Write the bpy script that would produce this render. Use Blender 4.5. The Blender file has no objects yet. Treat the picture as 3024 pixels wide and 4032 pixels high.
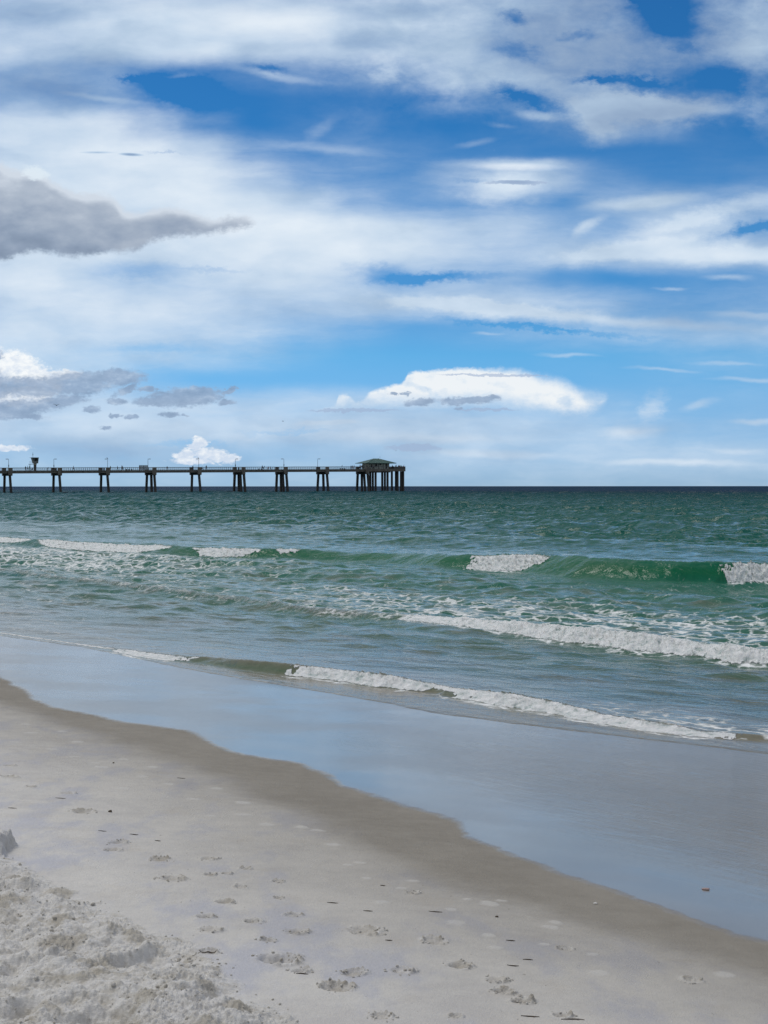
import bpy, bmesh, math, random
import numpy as np
from mathutils import Vector, Matrix
random.seed(7)
SC = bpy.context.scene
COL = SC.collection
PI = math.pi
R = math.radians

# ------------------------------------------------------------------ camera
CAM_H = 2.25
FOC = 6060.0            # focal length in the photograph's own pixels (short telephoto phone lens)
PX, PY = 3024.0, 4032.0
HOR = 1914.3            # the horizon's row
cd = bpy.data.cameras.new("camera")
cam = bpy.data.objects.new("camera", cd); COL.objects.link(cam)
cd.sensor_fit = 'VERTICAL'; cd.sensor_height = 24.0
cd.lens = 24.0 * FOC / PY
cd.clip_start = 0.1; cd.clip_end = 60000
PITCH = -math.atan((PY / 2 - HOR) / FOC)
cam.location = (0, 0, CAM_H)
cam.rotation_euler = (Matrix.Rotation(R(90) + PITCH, 3, 'X') @ Matrix.Rotation(R(-0.03), 3, 'Z')).to_euler()
SC.camera = cam
SC.view_settings.view_transform = 'Standard'
SC.view_settings.look = 'None'
SC.view_settings.exposure = 0.0
SC.view_settings.gamma = 1.0
SC.view_settings.use_curve_mapping = False
SC.cycles.use_denoising = True

SUN_EL, SUN_AZ = R(62), R(-55)     # azimuth measured from the viewing direction, negative to the left

def lin(c):
    out = []
    for v in c:
        v /= 255.0
        out.append(v / 12.92 if v <= 0.04045 else ((v + 0.055) / 1.055) ** 2.4)
    return tuple(out)

# ------------------------------------------------------------------ node helper
class NT:
    def __init__(s, tree):
        s.t = tree; s.n = tree.nodes; s.l = tree.links
    def new(s, kind, **kw):
        n = s.n.new(kind)
        for k, v in kw.items(): setattr(n, k, v)
        return n
    def put(s, sock, v):
        if v is None: return
        if isinstance(v, bpy.types.NodeSocket): s.l.new(v, sock)
        elif isinstance(v, (tuple, list)):
            if sock.type == 'RGBA' and len(v) == 3: v = tuple(v) + (1,)
            sock.default_value = v
        else: sock.default_value = v
    def m(s, op, a, b=None, c=None, clamp=False):
        n = s.new('ShaderNodeMath', operation=op, use_clamp=clamp)
        s.put(n.inputs[0], a); s.put(n.inputs[1], b); s.put(n.inputs[2], c)
        return n.outputs[0]
    def add(s, a, b): return s.m('ADD', a, b)
    def sub(s, a, b): return s.m('SUBTRACT', a, b)
    def mul(s, a, b): return s.m('MULTIPLY', a, b)
    def mx(s, a, b): return s.m('MAXIMUM', a, b)
    def mn(s, a, b): return s.m('MINIMUM', a, b)
    def mad(s, a, b, c): return s.m('MULTIPLY_ADD', a, b, c)
    def ss(s, v, lo, hi, to0=0.0, to1=1.0):
        n = s.new('ShaderNodeMapRange', interpolation_type='SMOOTHSTEP')
        s.put(n.inputs[0], v); n.inputs[1].default_value = lo; n.inputs[2].default_value = hi
        n.inputs[3].default_value = to0; n.inputs[4].default_value = to1
        return n.outputs[0]
    def vm(s, op, a, b=None, sc=None):
        n = s.new('ShaderNodeVectorMath', operation=op)
        s.put(n.inputs[0], a); s.put(n.inputs[1], b)
        if sc is not None: s.put(n.inputs['Scale'], sc)
        return n.outputs['Value'] if op in ('LENGTH', 'DOT_PRODUCT') else n.outputs[0]
    def comb(s, x, y, z=0.0):
        n = s.new('ShaderNodeCombineXYZ'); s.put(n.inputs[0], x); s.put(n.inputs[1], y); s.put(n.inputs[2], z)
        return n.outputs[0]
    def sep(s, v):
        n = s.new('ShaderNodeSeparateXYZ'); s.put(n.inputs[0], v); return n.outputs
    def noise(s, v, scale, detail=3, rough=0.5, dist=0.0, col=False, lac=2.0, w=None):
        n = s.new('ShaderNodeTexNoise')
        if w is not None:
            n.noise_dimensions = '4D'; n.inputs['W'].default_value = w
        s.put(n.inputs['Vector'], v); n.inputs['Scale'].default_value = scale
        n.inputs['Detail'].default_value = detail; n.inputs['Roughness'].default_value = rough
        n.inputs['Distortion'].default_value = dist; n.inputs['Lacunarity'].default_value = lac
        return n.outputs['Color'] if col else n.outputs['Fac']
    def mix(s, f, a, b, mode='MIX'):
        n = s.new('ShaderNodeMix', data_type='RGBA', blend_type=mode)
        s.put(n.inputs[0], f); s.put(n.inputs[6], a); s.put(n.inputs[7], b)
        return n.outputs[2]
    def ramp(s, v, stops, interp='EASE'):
        n = s.new('ShaderNodeValToRGB'); cr = n.color_ramp; cr.interpolation = interp
        while len(cr.elements) > 1: cr.elements.remove(cr.elements[-1])
        for i, (p, c) in enumerate(stops):
            e = cr.elements[0] if i == 0 else cr.elements.new(p)
            e.position = p
            e.color = (c, c, c, 1) if not isinstance(c, (tuple, list)) else tuple(c) + (1,)
        s.put(n.inputs[0], v); return n.outputs[0]
    def curve(s, v, pts):                     # piecewise curve, points in 0..1
        n = s.new('ShaderNodeFloatCurve'); cu = n.mapping.curves[0]
        pts = sorted(pts)
        cu.points[0].location = pts[0]; cu.points[1].location = pts[-1]
        for p in pts[1:-1]: cu.points.new(*p)
        n.mapping.extend = 'HORIZONTAL'; n.mapping.update()
        s.put(n.inputs['Value'], v); return n.outputs[0]
    def blob(s, P, cx, cy, rx, ry, ang=0.0):  # 1 at the centre, 0 at the rim of an ellipse
        n = s.new('ShaderNodeMapping', vector_type='TEXTURE')
        s.put(n.inputs[0], P)
        n.inputs[1].default_value = (cx, cy, 0); n.inputs[2].default_value = (0, 0, R(ang)); n.inputs[3].default_value = (rx, ry, 1)
        g = s.new('ShaderNodeTexGradient', gradient_type='SPHERICAL'); s.l.new(n.outputs[0], g.inputs[0])
        return g.outputs[1]

# ------------------------------------------------------------------ sky: Nishita air with cloud layers laid out by direction
world = bpy.data.worlds.new("World"); SC.world = world; world.use_nodes = True
world.cycles.sampling_method = 'MANUAL'; world.cycles.sample_map_resolution = 256
w = NT(world.node_tree); w.n.clear()
tc = w.new('ShaderNodeTexCoord')
D = w.vm('NORMALIZE', tc.outputs['Generated'])
dx, dy, dz = w.sep(D)[0:3]
az = w.m('ARCTAN2', dx, dy)
az2 = w.mn(w.mul(az, az), 0.6)
hr = w.m('SQRT', w.mx(w.add(w.mul(dx, dx), w.mul(dy, dy)), 1e-4))
tanE = w.m('DIVIDE', w.mx(dz, 0.0), hr)
# sky chart: X runs with azimuth, Y falls from the zenith to the horizon; one unit is about 0.95 degrees
X0 = w.mad(w.mul(az, w.mad(az2, 0.333, 1.0)), FOC / 100, PX / 200)
Y0 = w.sub(HOR / 100, w.mul(w.mul(tanE, w.mad(az2, 0.5, 1.0)), FOC / 100))
Y0 = w.mx(Y0, -60.0)
P0 = w.comb(X0, Y0)
# warps
wa = w.noise(w.vm('MULTIPLY', P0, (0.20, 0.42, 0)), 1.0, 3, 0.5, col=True)
wb = w.noise(w.vm('MULTIPLY', P0, (0.9, 1.6, 0)), 1.0, 4, 0.6, col=True)
warp = w.vm('ADD', w.vm('MULTIPLY', w.vm('SUBTRACT', wa, (.5, .5, .5)), (1.3, 0.5, 0)),
                   w.vm('MULTIPLY', w.vm('SUBTRACT', wb, (.5, .5, .5)), (0.7, 0.24, 0)))
P1 = w.vm('ADD', P0, warp)
X1, Y1 = w.sep(P1)[0:2]

GRID = [  # cover in tenths, one row per 100 units of height, one column per 200 across
 [7.5,8,8,8.5,8.5,8,8,7,7.5,8,8,7.5,6,.5,4,6],
 [7.5,8,9,9.5,9.5,9.5,9.5,8.5,8.5,8.5,7.5,8,6.5,1,6,7.5],
 [8,8,9,9.5,9.5,9,8.5,8,8.5,9,6.5,8,8,6.5,6,7],
 [6,6,4.5,1.2,.6,1.2,2,3,5,8,8.5,8,6,3,1,4],
 [5.5,5.5,5,1.6,0,0,.2,.5,.5,2.5,2.5,7,9,8,5.5,1],
 [9.1,9.3,9.0,6,2,0,.5,1,.2,0,.5,2,8,5.5,.5,0],
 [9,9.5,9.6,9.4,8,3,1,2,1,.5,.5,.3,.3,.2,.5,.3],
 [9.9,9.9,9.9,9.9,9.9,7,3,2,1.5,4.5,6.5,5.5,2,.6,.6,1.2],
 [9.9,9.9,9.9,9.9,9.9,9.9,8,3.5,2,2,3,1.5,4.5,6.5,4,6],
 [9.9,9.9,9.9,9.9,9.9,9.9,9.9,9.9,9.9,8,7,4,4,7,7,3],
 [9.9,9.9,9.9,9.9,9.9,9.9,9.9,9.9,9.9,8,6,8,8.5,9,9,9],
 [9.4,9.4,8,7,8,9.4,9.4,7.5,3,4.5,4,.8,0,.3,.8,1.5],
 [8.7,8.7,8.9,8.9,8,7.5,7,7.5,8,8,8,6.5,4.5,2.2,2,3],
 [8.6,8.6,8.4,8,7.5,6.4,4.5,2,.5,1,2.2,3,4,5.5,5.5,5.5],
 [8,8,7,6,4.5,3.5,1.2,.2,0,0,0,.3,.3,.7,1.5,2],
 [7,7,6,1.5,0,0,0,0,0,0,0,0,.3,.6,.6,1.2],
 [8,8,8,7.5,7,6.5,6,6.5,6.5,6,5,4,2.5,1,.8,.8],
 [8,8,9,9,8.5,8.5,8.5,9,8.5,8,7,6,5,3.5,2.8,2.5],
 [5,5,6,5.5,4.5,4.2,4,4.5,6.5,6.5,5.5,5,5,5.5,5.5,5],
 [3,3,3,3,3,3,3,3,3,3,3,3,3,3,3,3],
]
u1 = w.m('DIVIDE', X1, 30.24, clamp=True)
dens = None
for j, row in enumerate(GRID):
    rr = w.ramp(u1, [(i * 2.0 / 30.24, v / 10.0) for i, v in enumerate(row)], 'EASE')
    if j == 0: hat = w.m('SUBTRACT', 1.0, Y1, clamp=True)
    elif j == len(GRID) - 1: hat = w.m('SUBTRACT', Y1, float(j - 1), clamp=True)
    else: hat = w.m('SUBTRACT', 1.0, w.m('ABSOLUTE', w.sub(Y1, float(j))), clamp=True)
    hat = w.ss(hat, 0, 1)
    dens = w.mul(hat, rr) if dens is None else w.mad(hat, rr, dens)
# soft lights and holes (x, y, rx, ry, angle, amount)
SOFT = [
 (20.4,6.5,3.4,.30,0,.45),(20.3,7.35,2.8,.9,-4,.32),(19.6,7.6,1.6,.6,0,.2),
 (23.2,8.95,.9,.25,-30,.45),(25.0,8.0,2.5,.35,-6,.5),(27.6,8.5,3.6,.5,-14,.4),(24.5,9.9,4.5,.5,-10,.35),
 (29.3,9.05,2.2,.30,-12,-.5),(28.5,10.1,3.5,.5,0,.3),
 (13.0,5.9,3.2,.28,4,.25),(18.9,7.2,1.3,.12,2,-.2),
 (16.8,11.0,3.2,.30,-2,-.5),(15.0,10.7,1.6,.4,0,-.35),
 (19.5,12.2,6.5,.42,5,.45),(25.5,12.7,6.0,.28,4,.35),(29.5,12.5,2.0,.2,3,.3),
 (21.5,12.95,6.0,.16,5,-.3),
 (28.7,11.0,1.2,.16,2,.4),(26.4,11.37,.9,.1,2,.4),(19.3,13.16,.8,.08,1,.35),(22.4,13.94,1.5,.1,1,.35),
 (26.1,14.54,1.7,.1,3,.4),(29.6,14.98,2.0,.12,2,.45),(28.6,14.33,1.6,.1,2,.3),
 (25.7,16.05,.9,.6,-50,.45),(27.7,15.95,1.0,.22,-12,.4),(29.8,16.56,1.2,.16,0,.5),(24.8,17.0,1.7,.36,0,.5),
 (26.7,18.22,4.0,.18,1,.45),(29.2,17.75,1.5,.18,0,.3),(19.8,17.9,4.0,.24,1,.35),(17.0,17.3,5,.3,0,.2),
 (6.6,6.1,.8,.08,2,-.25),(8.4,10.6,2.0,.14,4,-.2),(5.5,10.7,2.2,.45,0,-.25),(6.0,13.7,2.4,.35,0,-.2),
 (7.4,17.45,2.2,.14,1,-.35),(11.5,17.0,2.6,.14,-1,-.3),(12.2,16.7,.8,.14,0,.25),(13.3,16.65,1.2,.14,0,.35),
 (20.2,.75,.85,.4,20,-.5),(20.6,2.05,1.2,.5,15,-.4),(22.6,1.5,1.0,.25,0,-.35),(27.2,2.0,.9,.3,10,-.35),
 (25.1,3.4,3.0,.5,8,-.60),(23.2,3.25,1.2,.2,0,-.5),(21.2,4.1,1.4,.5,20,-.5),(19.9,3.6,1.2,.3,20,-.35),(28.5,3.4,2.2,.9,0,-.38),
 (25.5,4.4,3.6,.65,4,.7),(23.2,5.0,1.3,.8,30,.6),(27.8,4.45,1.6,.3,0,.3),(21.4,4.75,1.2,.25,10,.35),(19.6,5.0,.7,.15,10,.22),(18.6,5.65,1.0,.15,-10,.25),
 (29.4,2.0,1.6,1.0,0,.3),(29.8,4.2,.8,1.8,-20,.25),
 (26.3,.6,2.0,.9,10,-.45),(26.8,1.4,1.5,.6,0,-.35),(24.9,.1,.8,.3,0,-.3),
 (7.0,3.6,2.6,.9,12,-.32),(10.5,2.75,1.2,.22,8,-.22),(5.2,3.2,1.3,.18,0,-.3),(7.0,3.05,1.2,.2,-5,.2),(11.0,3.05,2.4,.22,8,.35),
 (12.5,5.2,.9,.3,-35,.18),(4.0,3.95,2.0,.14,6,.25),(15.2,3.0,1.0,.4,-20,.3),
]
P1f = w.vm('ADD', P1, w.vm('MULTIPLY', w.vm('SUBTRACT', w.noise(w.vm('MULTIPLY', P0, (1.7, 2.8, 0)), 1.0, 6, .68, col=True), (.5, .5, .5)), (1.3, .75, 0)))
for (bx, by, rx, ry, an, am) in SOFT:
    dens = w.mad(w.ss(w.blob(P1 if am > 0 and ry < .4 else P1f, bx, by, rx * 1.15, ry * 1.15, an), 0, 1), am * 1.1, dens)
# fibrous and puffy detail
stre = w.noise(w.vm('MULTIPLY', P1, (0.35, 1.9, 0)), 1.0, 7, 0.62, 0.3)
puff = w.noise(w.vm('MULTIPLY', w.vm('ADD', P0, w.vm('SCALE', warp, None, 0.5)), (0.8, 1.35, 0)), 1.0, 8, 0.64, 0.2)
fine = w.noise(w.vm('MULTIPLY', P0, (2.2, 5.0, 0)), 1.0, 6, 0.65)
topw = w.ss(Y0, 6.2, 4.6)
topw = w.mul(topw, w.ss(X0, 11.0, 17.0, 0.35, 1.0))
det = w.add(w.mul(w.sub(stre, .5), w.mad(topw, -1.0, 1.0)), w.mul(w.mul(w.sub(puff, .5), topw), 2.0))
det = w.mad(w.sub(fine, .5), 0.22, det)
dcl = w.m('MINIMUM', w.mx(dens, 0.0), 1.0)
edge = w.mad(w.mul(dcl, w.sub(1.0, dcl)), 2.1, 0.02)
dens = w.mad(det, edge, dens)
# elsewhere in the sky: broken white cloud
gen = w.noise(w.vm('MULTIPLY', D, (2.2, 2.2, 5.0)), 1.0, 6, 0.55, 0.4)
gens = w.ss(gen, 0.36, 0.60, 0.10, 0.95)
inx = w.mul(w.ss(w.m('ABSOLUTE', w.sub(X0, 15.12)), 15.5, 22.0, 1.0, 0.0), w.ss(Y0, -4.0, -0.8))
dens = w.mad(w.sub(w.m('MINIMUM', w.mx(dens, 0.0), 1.0), gens), inx, gens)
dens = w.m('MINIMUM', w.mx(dens, 0.0), 1.0)

sky = w.new('ShaderNodeTexSky', sky_type='NISHITA', sun_disc=False, sun_elevation=SUN_EL, sun_rotation=SUN_AZ, altitude=0, air_density=1.0, dust_density=0.6, ozone_density=2.0)
v1 = w.m('DIVIDE', Y0, 19.14, clamp=True)
blue = w.vm('SCALE', sky.outputs[0], None, 0.075)
NV = {0: (.171, .264, .422), 5: (.204, .309, .460), 9: (.251, .364, .491), 12: (.309, .419, .497), 14: (.364, .456, .474), 16: (.423, .467, .407), 17: (.434, .441, .352), 18: (.398, .376, .286), 19.14: (.333, .31, .239)}
TV = {0: (42, 110, 177), 5: (50, 123, 190), 9: (76, 147, 209), 12: (78, 152, 212), 14: (102, 178, 228), 16: (128, 184, 226), 17: (132, 182, 221), 18: (134, 178, 214), 19.14: (134, 172, 203)}
GV = [(k / 19.14, tuple(a / b for a, b in zip(lin(TV[k]), NV[k]))) for k in sorted(NV)]   # grades the clear air to the day's colour
blue = w.mix(1.0, blue, w.ramp(v1, GV, 'LINEAR'), 'MULTIPLY')
# cloud brightness
tone = w.add(w.mul(w.sub(w.noise(w.vm('MULTIPLY', P1, (0.28, 0.7, 0)), 1.0, 5, 0.5), .5), 1.05), 0.58)
GREY = [(26,2.3,9,6.5,0,-.65),(21.0,1.6,5,3.0,0,-.30),(2,3.6,5,1.2,4,-.75),(1.2,.7,2.6,.6,0,-.35),(4,2.6,4,.8,4,-.3),(16,.6,2.5,.5,0,-.3),(14.5,1.4,2.2,.8,0,-.35),
        (10,.9,5.5,.9,3,.45),(5,6.2,8,3.4,25,.28),(13,9.4,7,1.6,8,.35),(4,12,8,3,0,.2),(29,10.1,4,.5,0,.3),(24,4.9,3,.8,0,-.05),
        (3,17.9,8,1.1,0,-.35),(12,18.0,9,.9,0,-.3),(28,12.8,5,1.2,0,-.3),(20.3,7.22,.9,.10,1,-1.2),(20.3,6.62,2.2,.18,1,.7),(5.2,6.13,.55,.08,3,-1.2),(3.9,6.05,.8,.06,0,-.6),
        (16,17.6,14,1.2,0,-.12)]
for (bx, by, rx, ry, an, am) in GREY:
    tone = w.mad(w.blob(P0, bx, by, rx, ry, an), am, tone)
cloud = w.ramp(tone, [(0, lin((146, 170, 200))), (.35, lin((174, 197, 221))), (.62, lin((202, 220, 238))), (1.0, lin((230, 240, 249)))], 'LINEAR')
cloud = w.mix(w.ss(w.m('ABSOLUTE', w.sub(X0, 15.12)), 16.0, 26.0), cloud, (.56, .56, .56))
cloud = w.mix(w.ss(Y0, -1.0, -8.0), cloud, (.58, .57, .555))
col = w.mix(dens, blue, cloud)

# crisp cumulus
P2 = w.vm('ADD', P0, w.vm('MULTIPLY', w.vm('SUBTRACT', w.noise(w.vm('MULTIPLY', P0, (2.6, 4.2, 0)), 1.0, 4, .65, col=True), (.5, .5, .5)), (.75, .34, 0)))
pn = w.noise(w.vm('MULTIPLY', P0, (2.4, 3.4, 0)), 1.0, 7, 0.62)
pnc = w.sub(w.mad(w.noise(w.vm('MULTIPLY', P0, (6.5, 9.0, 0)), 1.0, 4, .6), .35, w.mul(pn, .85)), .6)
Xn = w.mn(w.mx(w.m('DIVIDE', X0, 30.24), 0.0), 1.0)
Yn = Y0
out = w.ss(w.m('ABSOLUTE', w.sub(X0, 15.12)), 15.4, 17.5, 1.0, 0.0)
def band(top, bot, amp):
    tp = [(a / 3024, b / 2000) for a, b in top]; bt = [(a / 3024, b / 2000) for a, b in bot]
    ct = w.mul(w.curve(Xn, tp), 20.0); cb = w.mul(w.curve(Xn, bt), 20.0)
    up = w.sub(Yn, ct); dn = w.sub(cb, Yn)
    q = w.mn(up, dn)
    return w.mad(pnc, amp, q), up, dn
# long grey cloud on the left
topH = [(0,640),(60,668),(110,672),(150,672),(219,720),(301,756),(410,765),(447,775),(492,825),(547,838),(620,822),(665,816),(729,829),(802,852),(866,861),(930,852),(989,858),(1015,878),(1040,900),(1100,930),(3024,960)]
botH = [(0,1027),(46,1023),(90,1005),(182,996),(273,1014),(365,1009),(437,996),(538,991),(600,955),(665,941),(775,930),(911,911),(990,890),(1015,878),(1040,860),(1100,830),(3024,700)]
q, up, dn = band(topH, botH, 0.55)
mH = w.mul(w.ss(q, -0.13, 0.22), out)
shade = w.add(w.mul(up, -0.19), w.mad(w.noise(w.vm('MULTIPLY', P0, (0.7, 1.3, 0)), 1.0, 5, .5), 1.0, 0.38))
shade = w.mad(X0, -0.030, w.add(shade, w.ss(up, 0.0, .55, .42, 0.0)))
cH = w.ramp(shade, [(0, lin((118, 136, 160))), (.35, lin((146, 162, 184))), (.7, lin((176, 188, 204))), (1, lin((208, 218, 230)))], 'LINEAR')
kn = w.ss(w.mad(pnc, .9, w.blob(P2, 1.45, 6.85, .8, .40, 12)), .15, .6)
col = w.mix(mH, col, cH)
col = w.mix(w.mul(kn, .8), col, lin((224, 237, 246)))
# thunderhead with an anvil, right of the pier's end
topF = [(0,2000),(1180,1700),(1239,1613),(1320,1590),(1335,1553),(1370,1553),(1403,1580),(1458,1542),(1512,1522),(1567,1508),(1590,1502),(1603,1471),(1694,1456),(1877,1447),(2059,1449),(2130,1466),(2196,1474),(2240,1490),(2269,1506),(2290,1519),(2380,1540),(2396,1550),(2420,1640),(2480,1800),(3024,2000)]
botF = [(0,1400),(1180,1560),(1239,1616),(1400,1614),(1694,1616),(1968,1614),(2105,1640),(2241,1662),(2332,1655),(2387,1606),(2405,1560),(2450,1500),(3024,1400)]
q, up, dn = band(topF, botF, 0.36)
mF = w.ss(q, -0.06, w.mad(w.ss(X0, 19, 23.5), .45, .16)) if False else w.ss(w.m('DIVIDE', w.add(q, .04), w.mad(w.ss(X0, 17.5, 23.5), .60, .20)), 0, 1)
low = w.ss(w.mad(pnc, .5, dn), 0.0, 0.85, 0.10, .93)
hol = w.mx(w.ss(w.blob(P2, 22.3, 15.8, .5, .42, 0), .1, .7), w.ss(w.blob(P2, 23.3, 15.72, .65, .45, 20), .1, .7))
lobe = w.ss(w.m('ABSOLUTE', w.sub(w.blob(P2, 15.5, 16.0, 2.1, 1.15, 0), .16)), .0, .13)     # the nearer lobe's rim
mF = w.mul(w.mul(mF, low), w.mad(hol, -.42, 1.0))
cF = w.ramp(w.mad(w.noise(w.vm('MULTIPLY', P0, (1.4, 2.2, 0)), 1.0, 5, .55), 1.0, w.mad(lobe, .22, w.mul(dn, .10))), [(.38, lin((186, 206, 230))), (.56, lin((220, 232, 243))), (.78, lin((244, 247, 248)))], 'LINEAR')
col = w.mix(mF, col, cF)
# white heads and grey rags
def rags(lst, amp, lo, hi):
    acc = None
    for (bx, by, rx, ry, an) in lst:
        b = w.blob(P2, bx, by, rx, ry, an)
        acc = b if acc is None else w.mx(acc, b)
    return w.mul(w.mul(w.ss(w.mad(pnc, amp, acc), lo, hi), w.ss(acc, 0.0, .12)), out)
WH = [(.7,14.5,1.5,.85,20),(-.3,14.6,1.3,.9,0),(1.6,14.9,1.3,.6,15),(2.6,14.75,.9,.28,0),(1.0,15.6,1.6,.55,-5),(7.88,17.42,.42,.28,0),(7.7,17.6,.5,.2,0),(8.3,17.9,1.0,.34,5),(7.3,17.9,.6,.25,0),(8.9,18.05,.7,.28,0),(7.6,18.15,1.2,.2,0),
      (.4,17.65,1.1,.16,0)]
mW = rags(WH, .95, .06, .46)
cW = w.ramp(w.mad(pn, 1.0, w.mul(w.sub(Y0, 14.0), -.05)), [(.25, lin((206, 220, 238))), (.55, lin((246, 250, 252)))], 'LINEAR')
col = w.mix(mW, col, cW)
GR = [(1.2,15.25,2.0,.55,4),(3.0,15.1,2.2,.65,-2),(4.6,14.85,1.6,.45,0),(-.3,15.2,1.2,.8,0),(.3,16.15,2.6,.55,-6),(2.2,15.85,1.8,.35,-10),(5.0,15.35,.7,.2,-25),(5.8,15.3,.5,.14,0),
      (7.3,15.65,2.1,.5,-2),(6.2,15.8,1.3,.28,0),(8.0,15.45,1.0,.3,10),(9.0,15.4,.5,.16,-30),(8.9,15.85,.5,.16,0),(4.6,15.8,.55,.18,0),(3.6,16.1,.45,.18,0),
      (4.56,16.38,.3,.12,0),(5.2,16.44,.45,.13,0),(6.75,16.32,.55,.15,0),(7.3,16.35,.25,.07,0),(.7,16.4,1.5,.18,0),(4.2,16.85,.35,.1,0),(-.3,14.0,.6,.35,0),
      (18.5,15.76,1.5,.2,0),(19.3,15.7,.6,.16,-10),(17.8,15.82,.6,.2,0),(16.5,15.85,.9,.22,-6),(15.5,15.53,.25,.1,0),(15.98,15.5,.3,.1,0),(18.0,16.1,.25,.1,0)]
mG = rags(GR, 1.15, .06, .52)
cG = w.ramp(w.mad(w.noise(w.vm('MULTIPLY', P0, (1.2, 2.6, 0)), 1.0, 5, .6), 1.1, -.1), [(.2, lin((124, 148, 178))), (.5, lin((150, 172, 200))), (.75, lin((188, 206, 226)))], 'LINEAR')
mG = w.mul(mG, .85)
col = w.mix(mG, col, cG)
LN = [(19.5,14.78,2.6,.07,1),(19.2,16.15,1.4,.06,0),(14.0,16.17,2.2,.09,0),(16.3,17.62,1.3,.16,0),(20.3,7.24,1.6,.10,1)]
mL = rags(LN, .35, .05, .35)
col = w.mix(w.mul(mL, .65), col, lin((160, 180, 210)))

bg = w.new('ShaderNodeBackground'); bgo = w.new('ShaderNodeOutputWorld')
w.put(bg.inputs[0], w.vm('SCALE', col, None, 1 / 0.12)); bg.inputs[1].default_value = 0.12
w.l.new(bg.outputs[0], bgo.inputs[0])
SC.cycles.use_denoising = True
SC.cycles.denoising_prefilter = 'FAST'
# ------------------------------------------------------------------ lights
sd = bpy.data.lights.new("sun", 'SUN'); sun = bpy.data.objects.new("sun", sd); COL.objects.link(sun)
sd.energy = 1.45; sd.angle = R(24); sd.color = (1.0, 0.96, 0.90)
sdir = Vector((math.sin(SUN_AZ) * math.cos(SUN_EL), math.cos(SUN_AZ) * math.cos(SUN_EL), math.sin(SUN_EL)))
sun.rotation_euler = sdir.to_track_quat('Z', 'Y').to_euler()

# ------------------------------------------------------------------ object helpers
def tag(o, label=None, cat=None, group=None, kind=None):
    if label: o['label'] = label
    if cat: o['category'] = cat
    if group: o['group'] = group
    if kind: o['kind'] = kind
    return o

def empty(name, loc=(0, 0, 0), rz=0.0):
    o = bpy.data.objects.new(name, None); COL.objects.link(o)
    o.location = loc; o.rotation_euler = (0, 0, rz); o.empty_display_size = 0.2
    return o

def copy_tree(o, parent=None):
    c = o.copy(); COL.objects.link(c); c.parent = parent
    for ch in list(o.children): copy_tree(ch, c)
    return c

def mesh_np(name, V, F, mat, attrs=None, smooth=True, parent=None):
    me = bpy.data.meshes.new(name)
    nv, nf = len(V), len(F)
    me.vertices.add(nv); me.vertices.foreach_set('co', np.ascontiguousarray(V, dtype=np.float32).ravel())
    k = F.shape[1]
    me.loops.add(nf * k); me.loops.foreach_set('vertex_index', np.ascontiguousarray(F, dtype=np.int32).ravel())
    me.polygons.add(nf); me.polygons.foreach_set('loop_start', np.arange(0, nf * k, k, dtype=np.int32))
    if smooth: me.polygons.foreach_set('use_smooth', np.ones(nf, dtype=bool))
    me.update(calc_edges=True)
    for an, arr in (attrs or {}).items():
        a = me.attributes.new(an, 'FLOAT', 'POINT'); a.data.foreach_set('value', np.ascontiguousarray(arr, dtype=np.float32).ravel())
    o = bpy.data.objects.new(name, me); COL.objects.link(o); o.data.materials.append(mat); o.parent = parent
    return o

def grid_faces(nr, nc):
    i = np.arange(nr - 1)[:, None] * nc + np.arange(nc - 1)[None, :]
    return np.stack([i, i + 1, i + nc + 1, i + nc], -1).reshape(-1, 4)

# ------------------------------------------------------------------ numpy noise
_rs = np.random.RandomState(11)
_perm = _rs.permutation(4096).astype(np.int32)
_gr = np.stack([np.cos(np.arange(64) * 2 * PI / 64), np.sin(np.arange(64) * 2 * PI / 64)], -1).astype(np.float32)
def pnoise(x, y, seed=0):
    xi = np.floor(x); yi = np.floor(y)
    fx = (x - xi).astype(np.float32); fy = (y - yi).astype(np.float32)
    xi = xi.astype(np.int64) + seed * 131; yi = yi.astype(np.int64) + seed * 57
    u = fx * fx * fx * (fx * (fx * 6 - 15) + 10); v = fy * fy * fy * (fy * (fy * 6 - 15) + 10)
    def g(ix, iy, dx, dy):
        h = _perm[(_perm[ix & 4095] + iy) & 4095] & 63
        gg = _gr[h]
        return gg[..., 0] * dx + gg[..., 1] * dy
    a = g(xi, yi, fx, fy); b = g(xi + 1, yi, fx - 1, fy)
    c = g(xi, yi + 1, fx, fy - 1); d = g(xi + 1, yi + 1, fx - 1, fy - 1)
    return ((a + (b - a) * u) * (1 - v) + (c + (d - c) * u) * v) * 1.5
def fbm(x, y, oct=4, gain=0.5, seed=0, mode=0):
    r = 0; a = 1.0; tot = 0
    for k in range(oct):
        n = pnoise(x * 2.03 ** k + 17.3 * k, y * 2.03 ** k - 9.1 * k, seed + k)
        if mode == 1: n = 1 - 2 * np.abs(n)        # ridged
        if mode == 2: n = 2 * np.abs(n) - 0.5      # billow
        r = r + a * n; tot += a; a *= gain
    return r / tot
def sstep(x, a, b):
    q = np.clip((x - a) / (b - a), 0, 1); return q * q * (3 - 2 * q)

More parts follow.
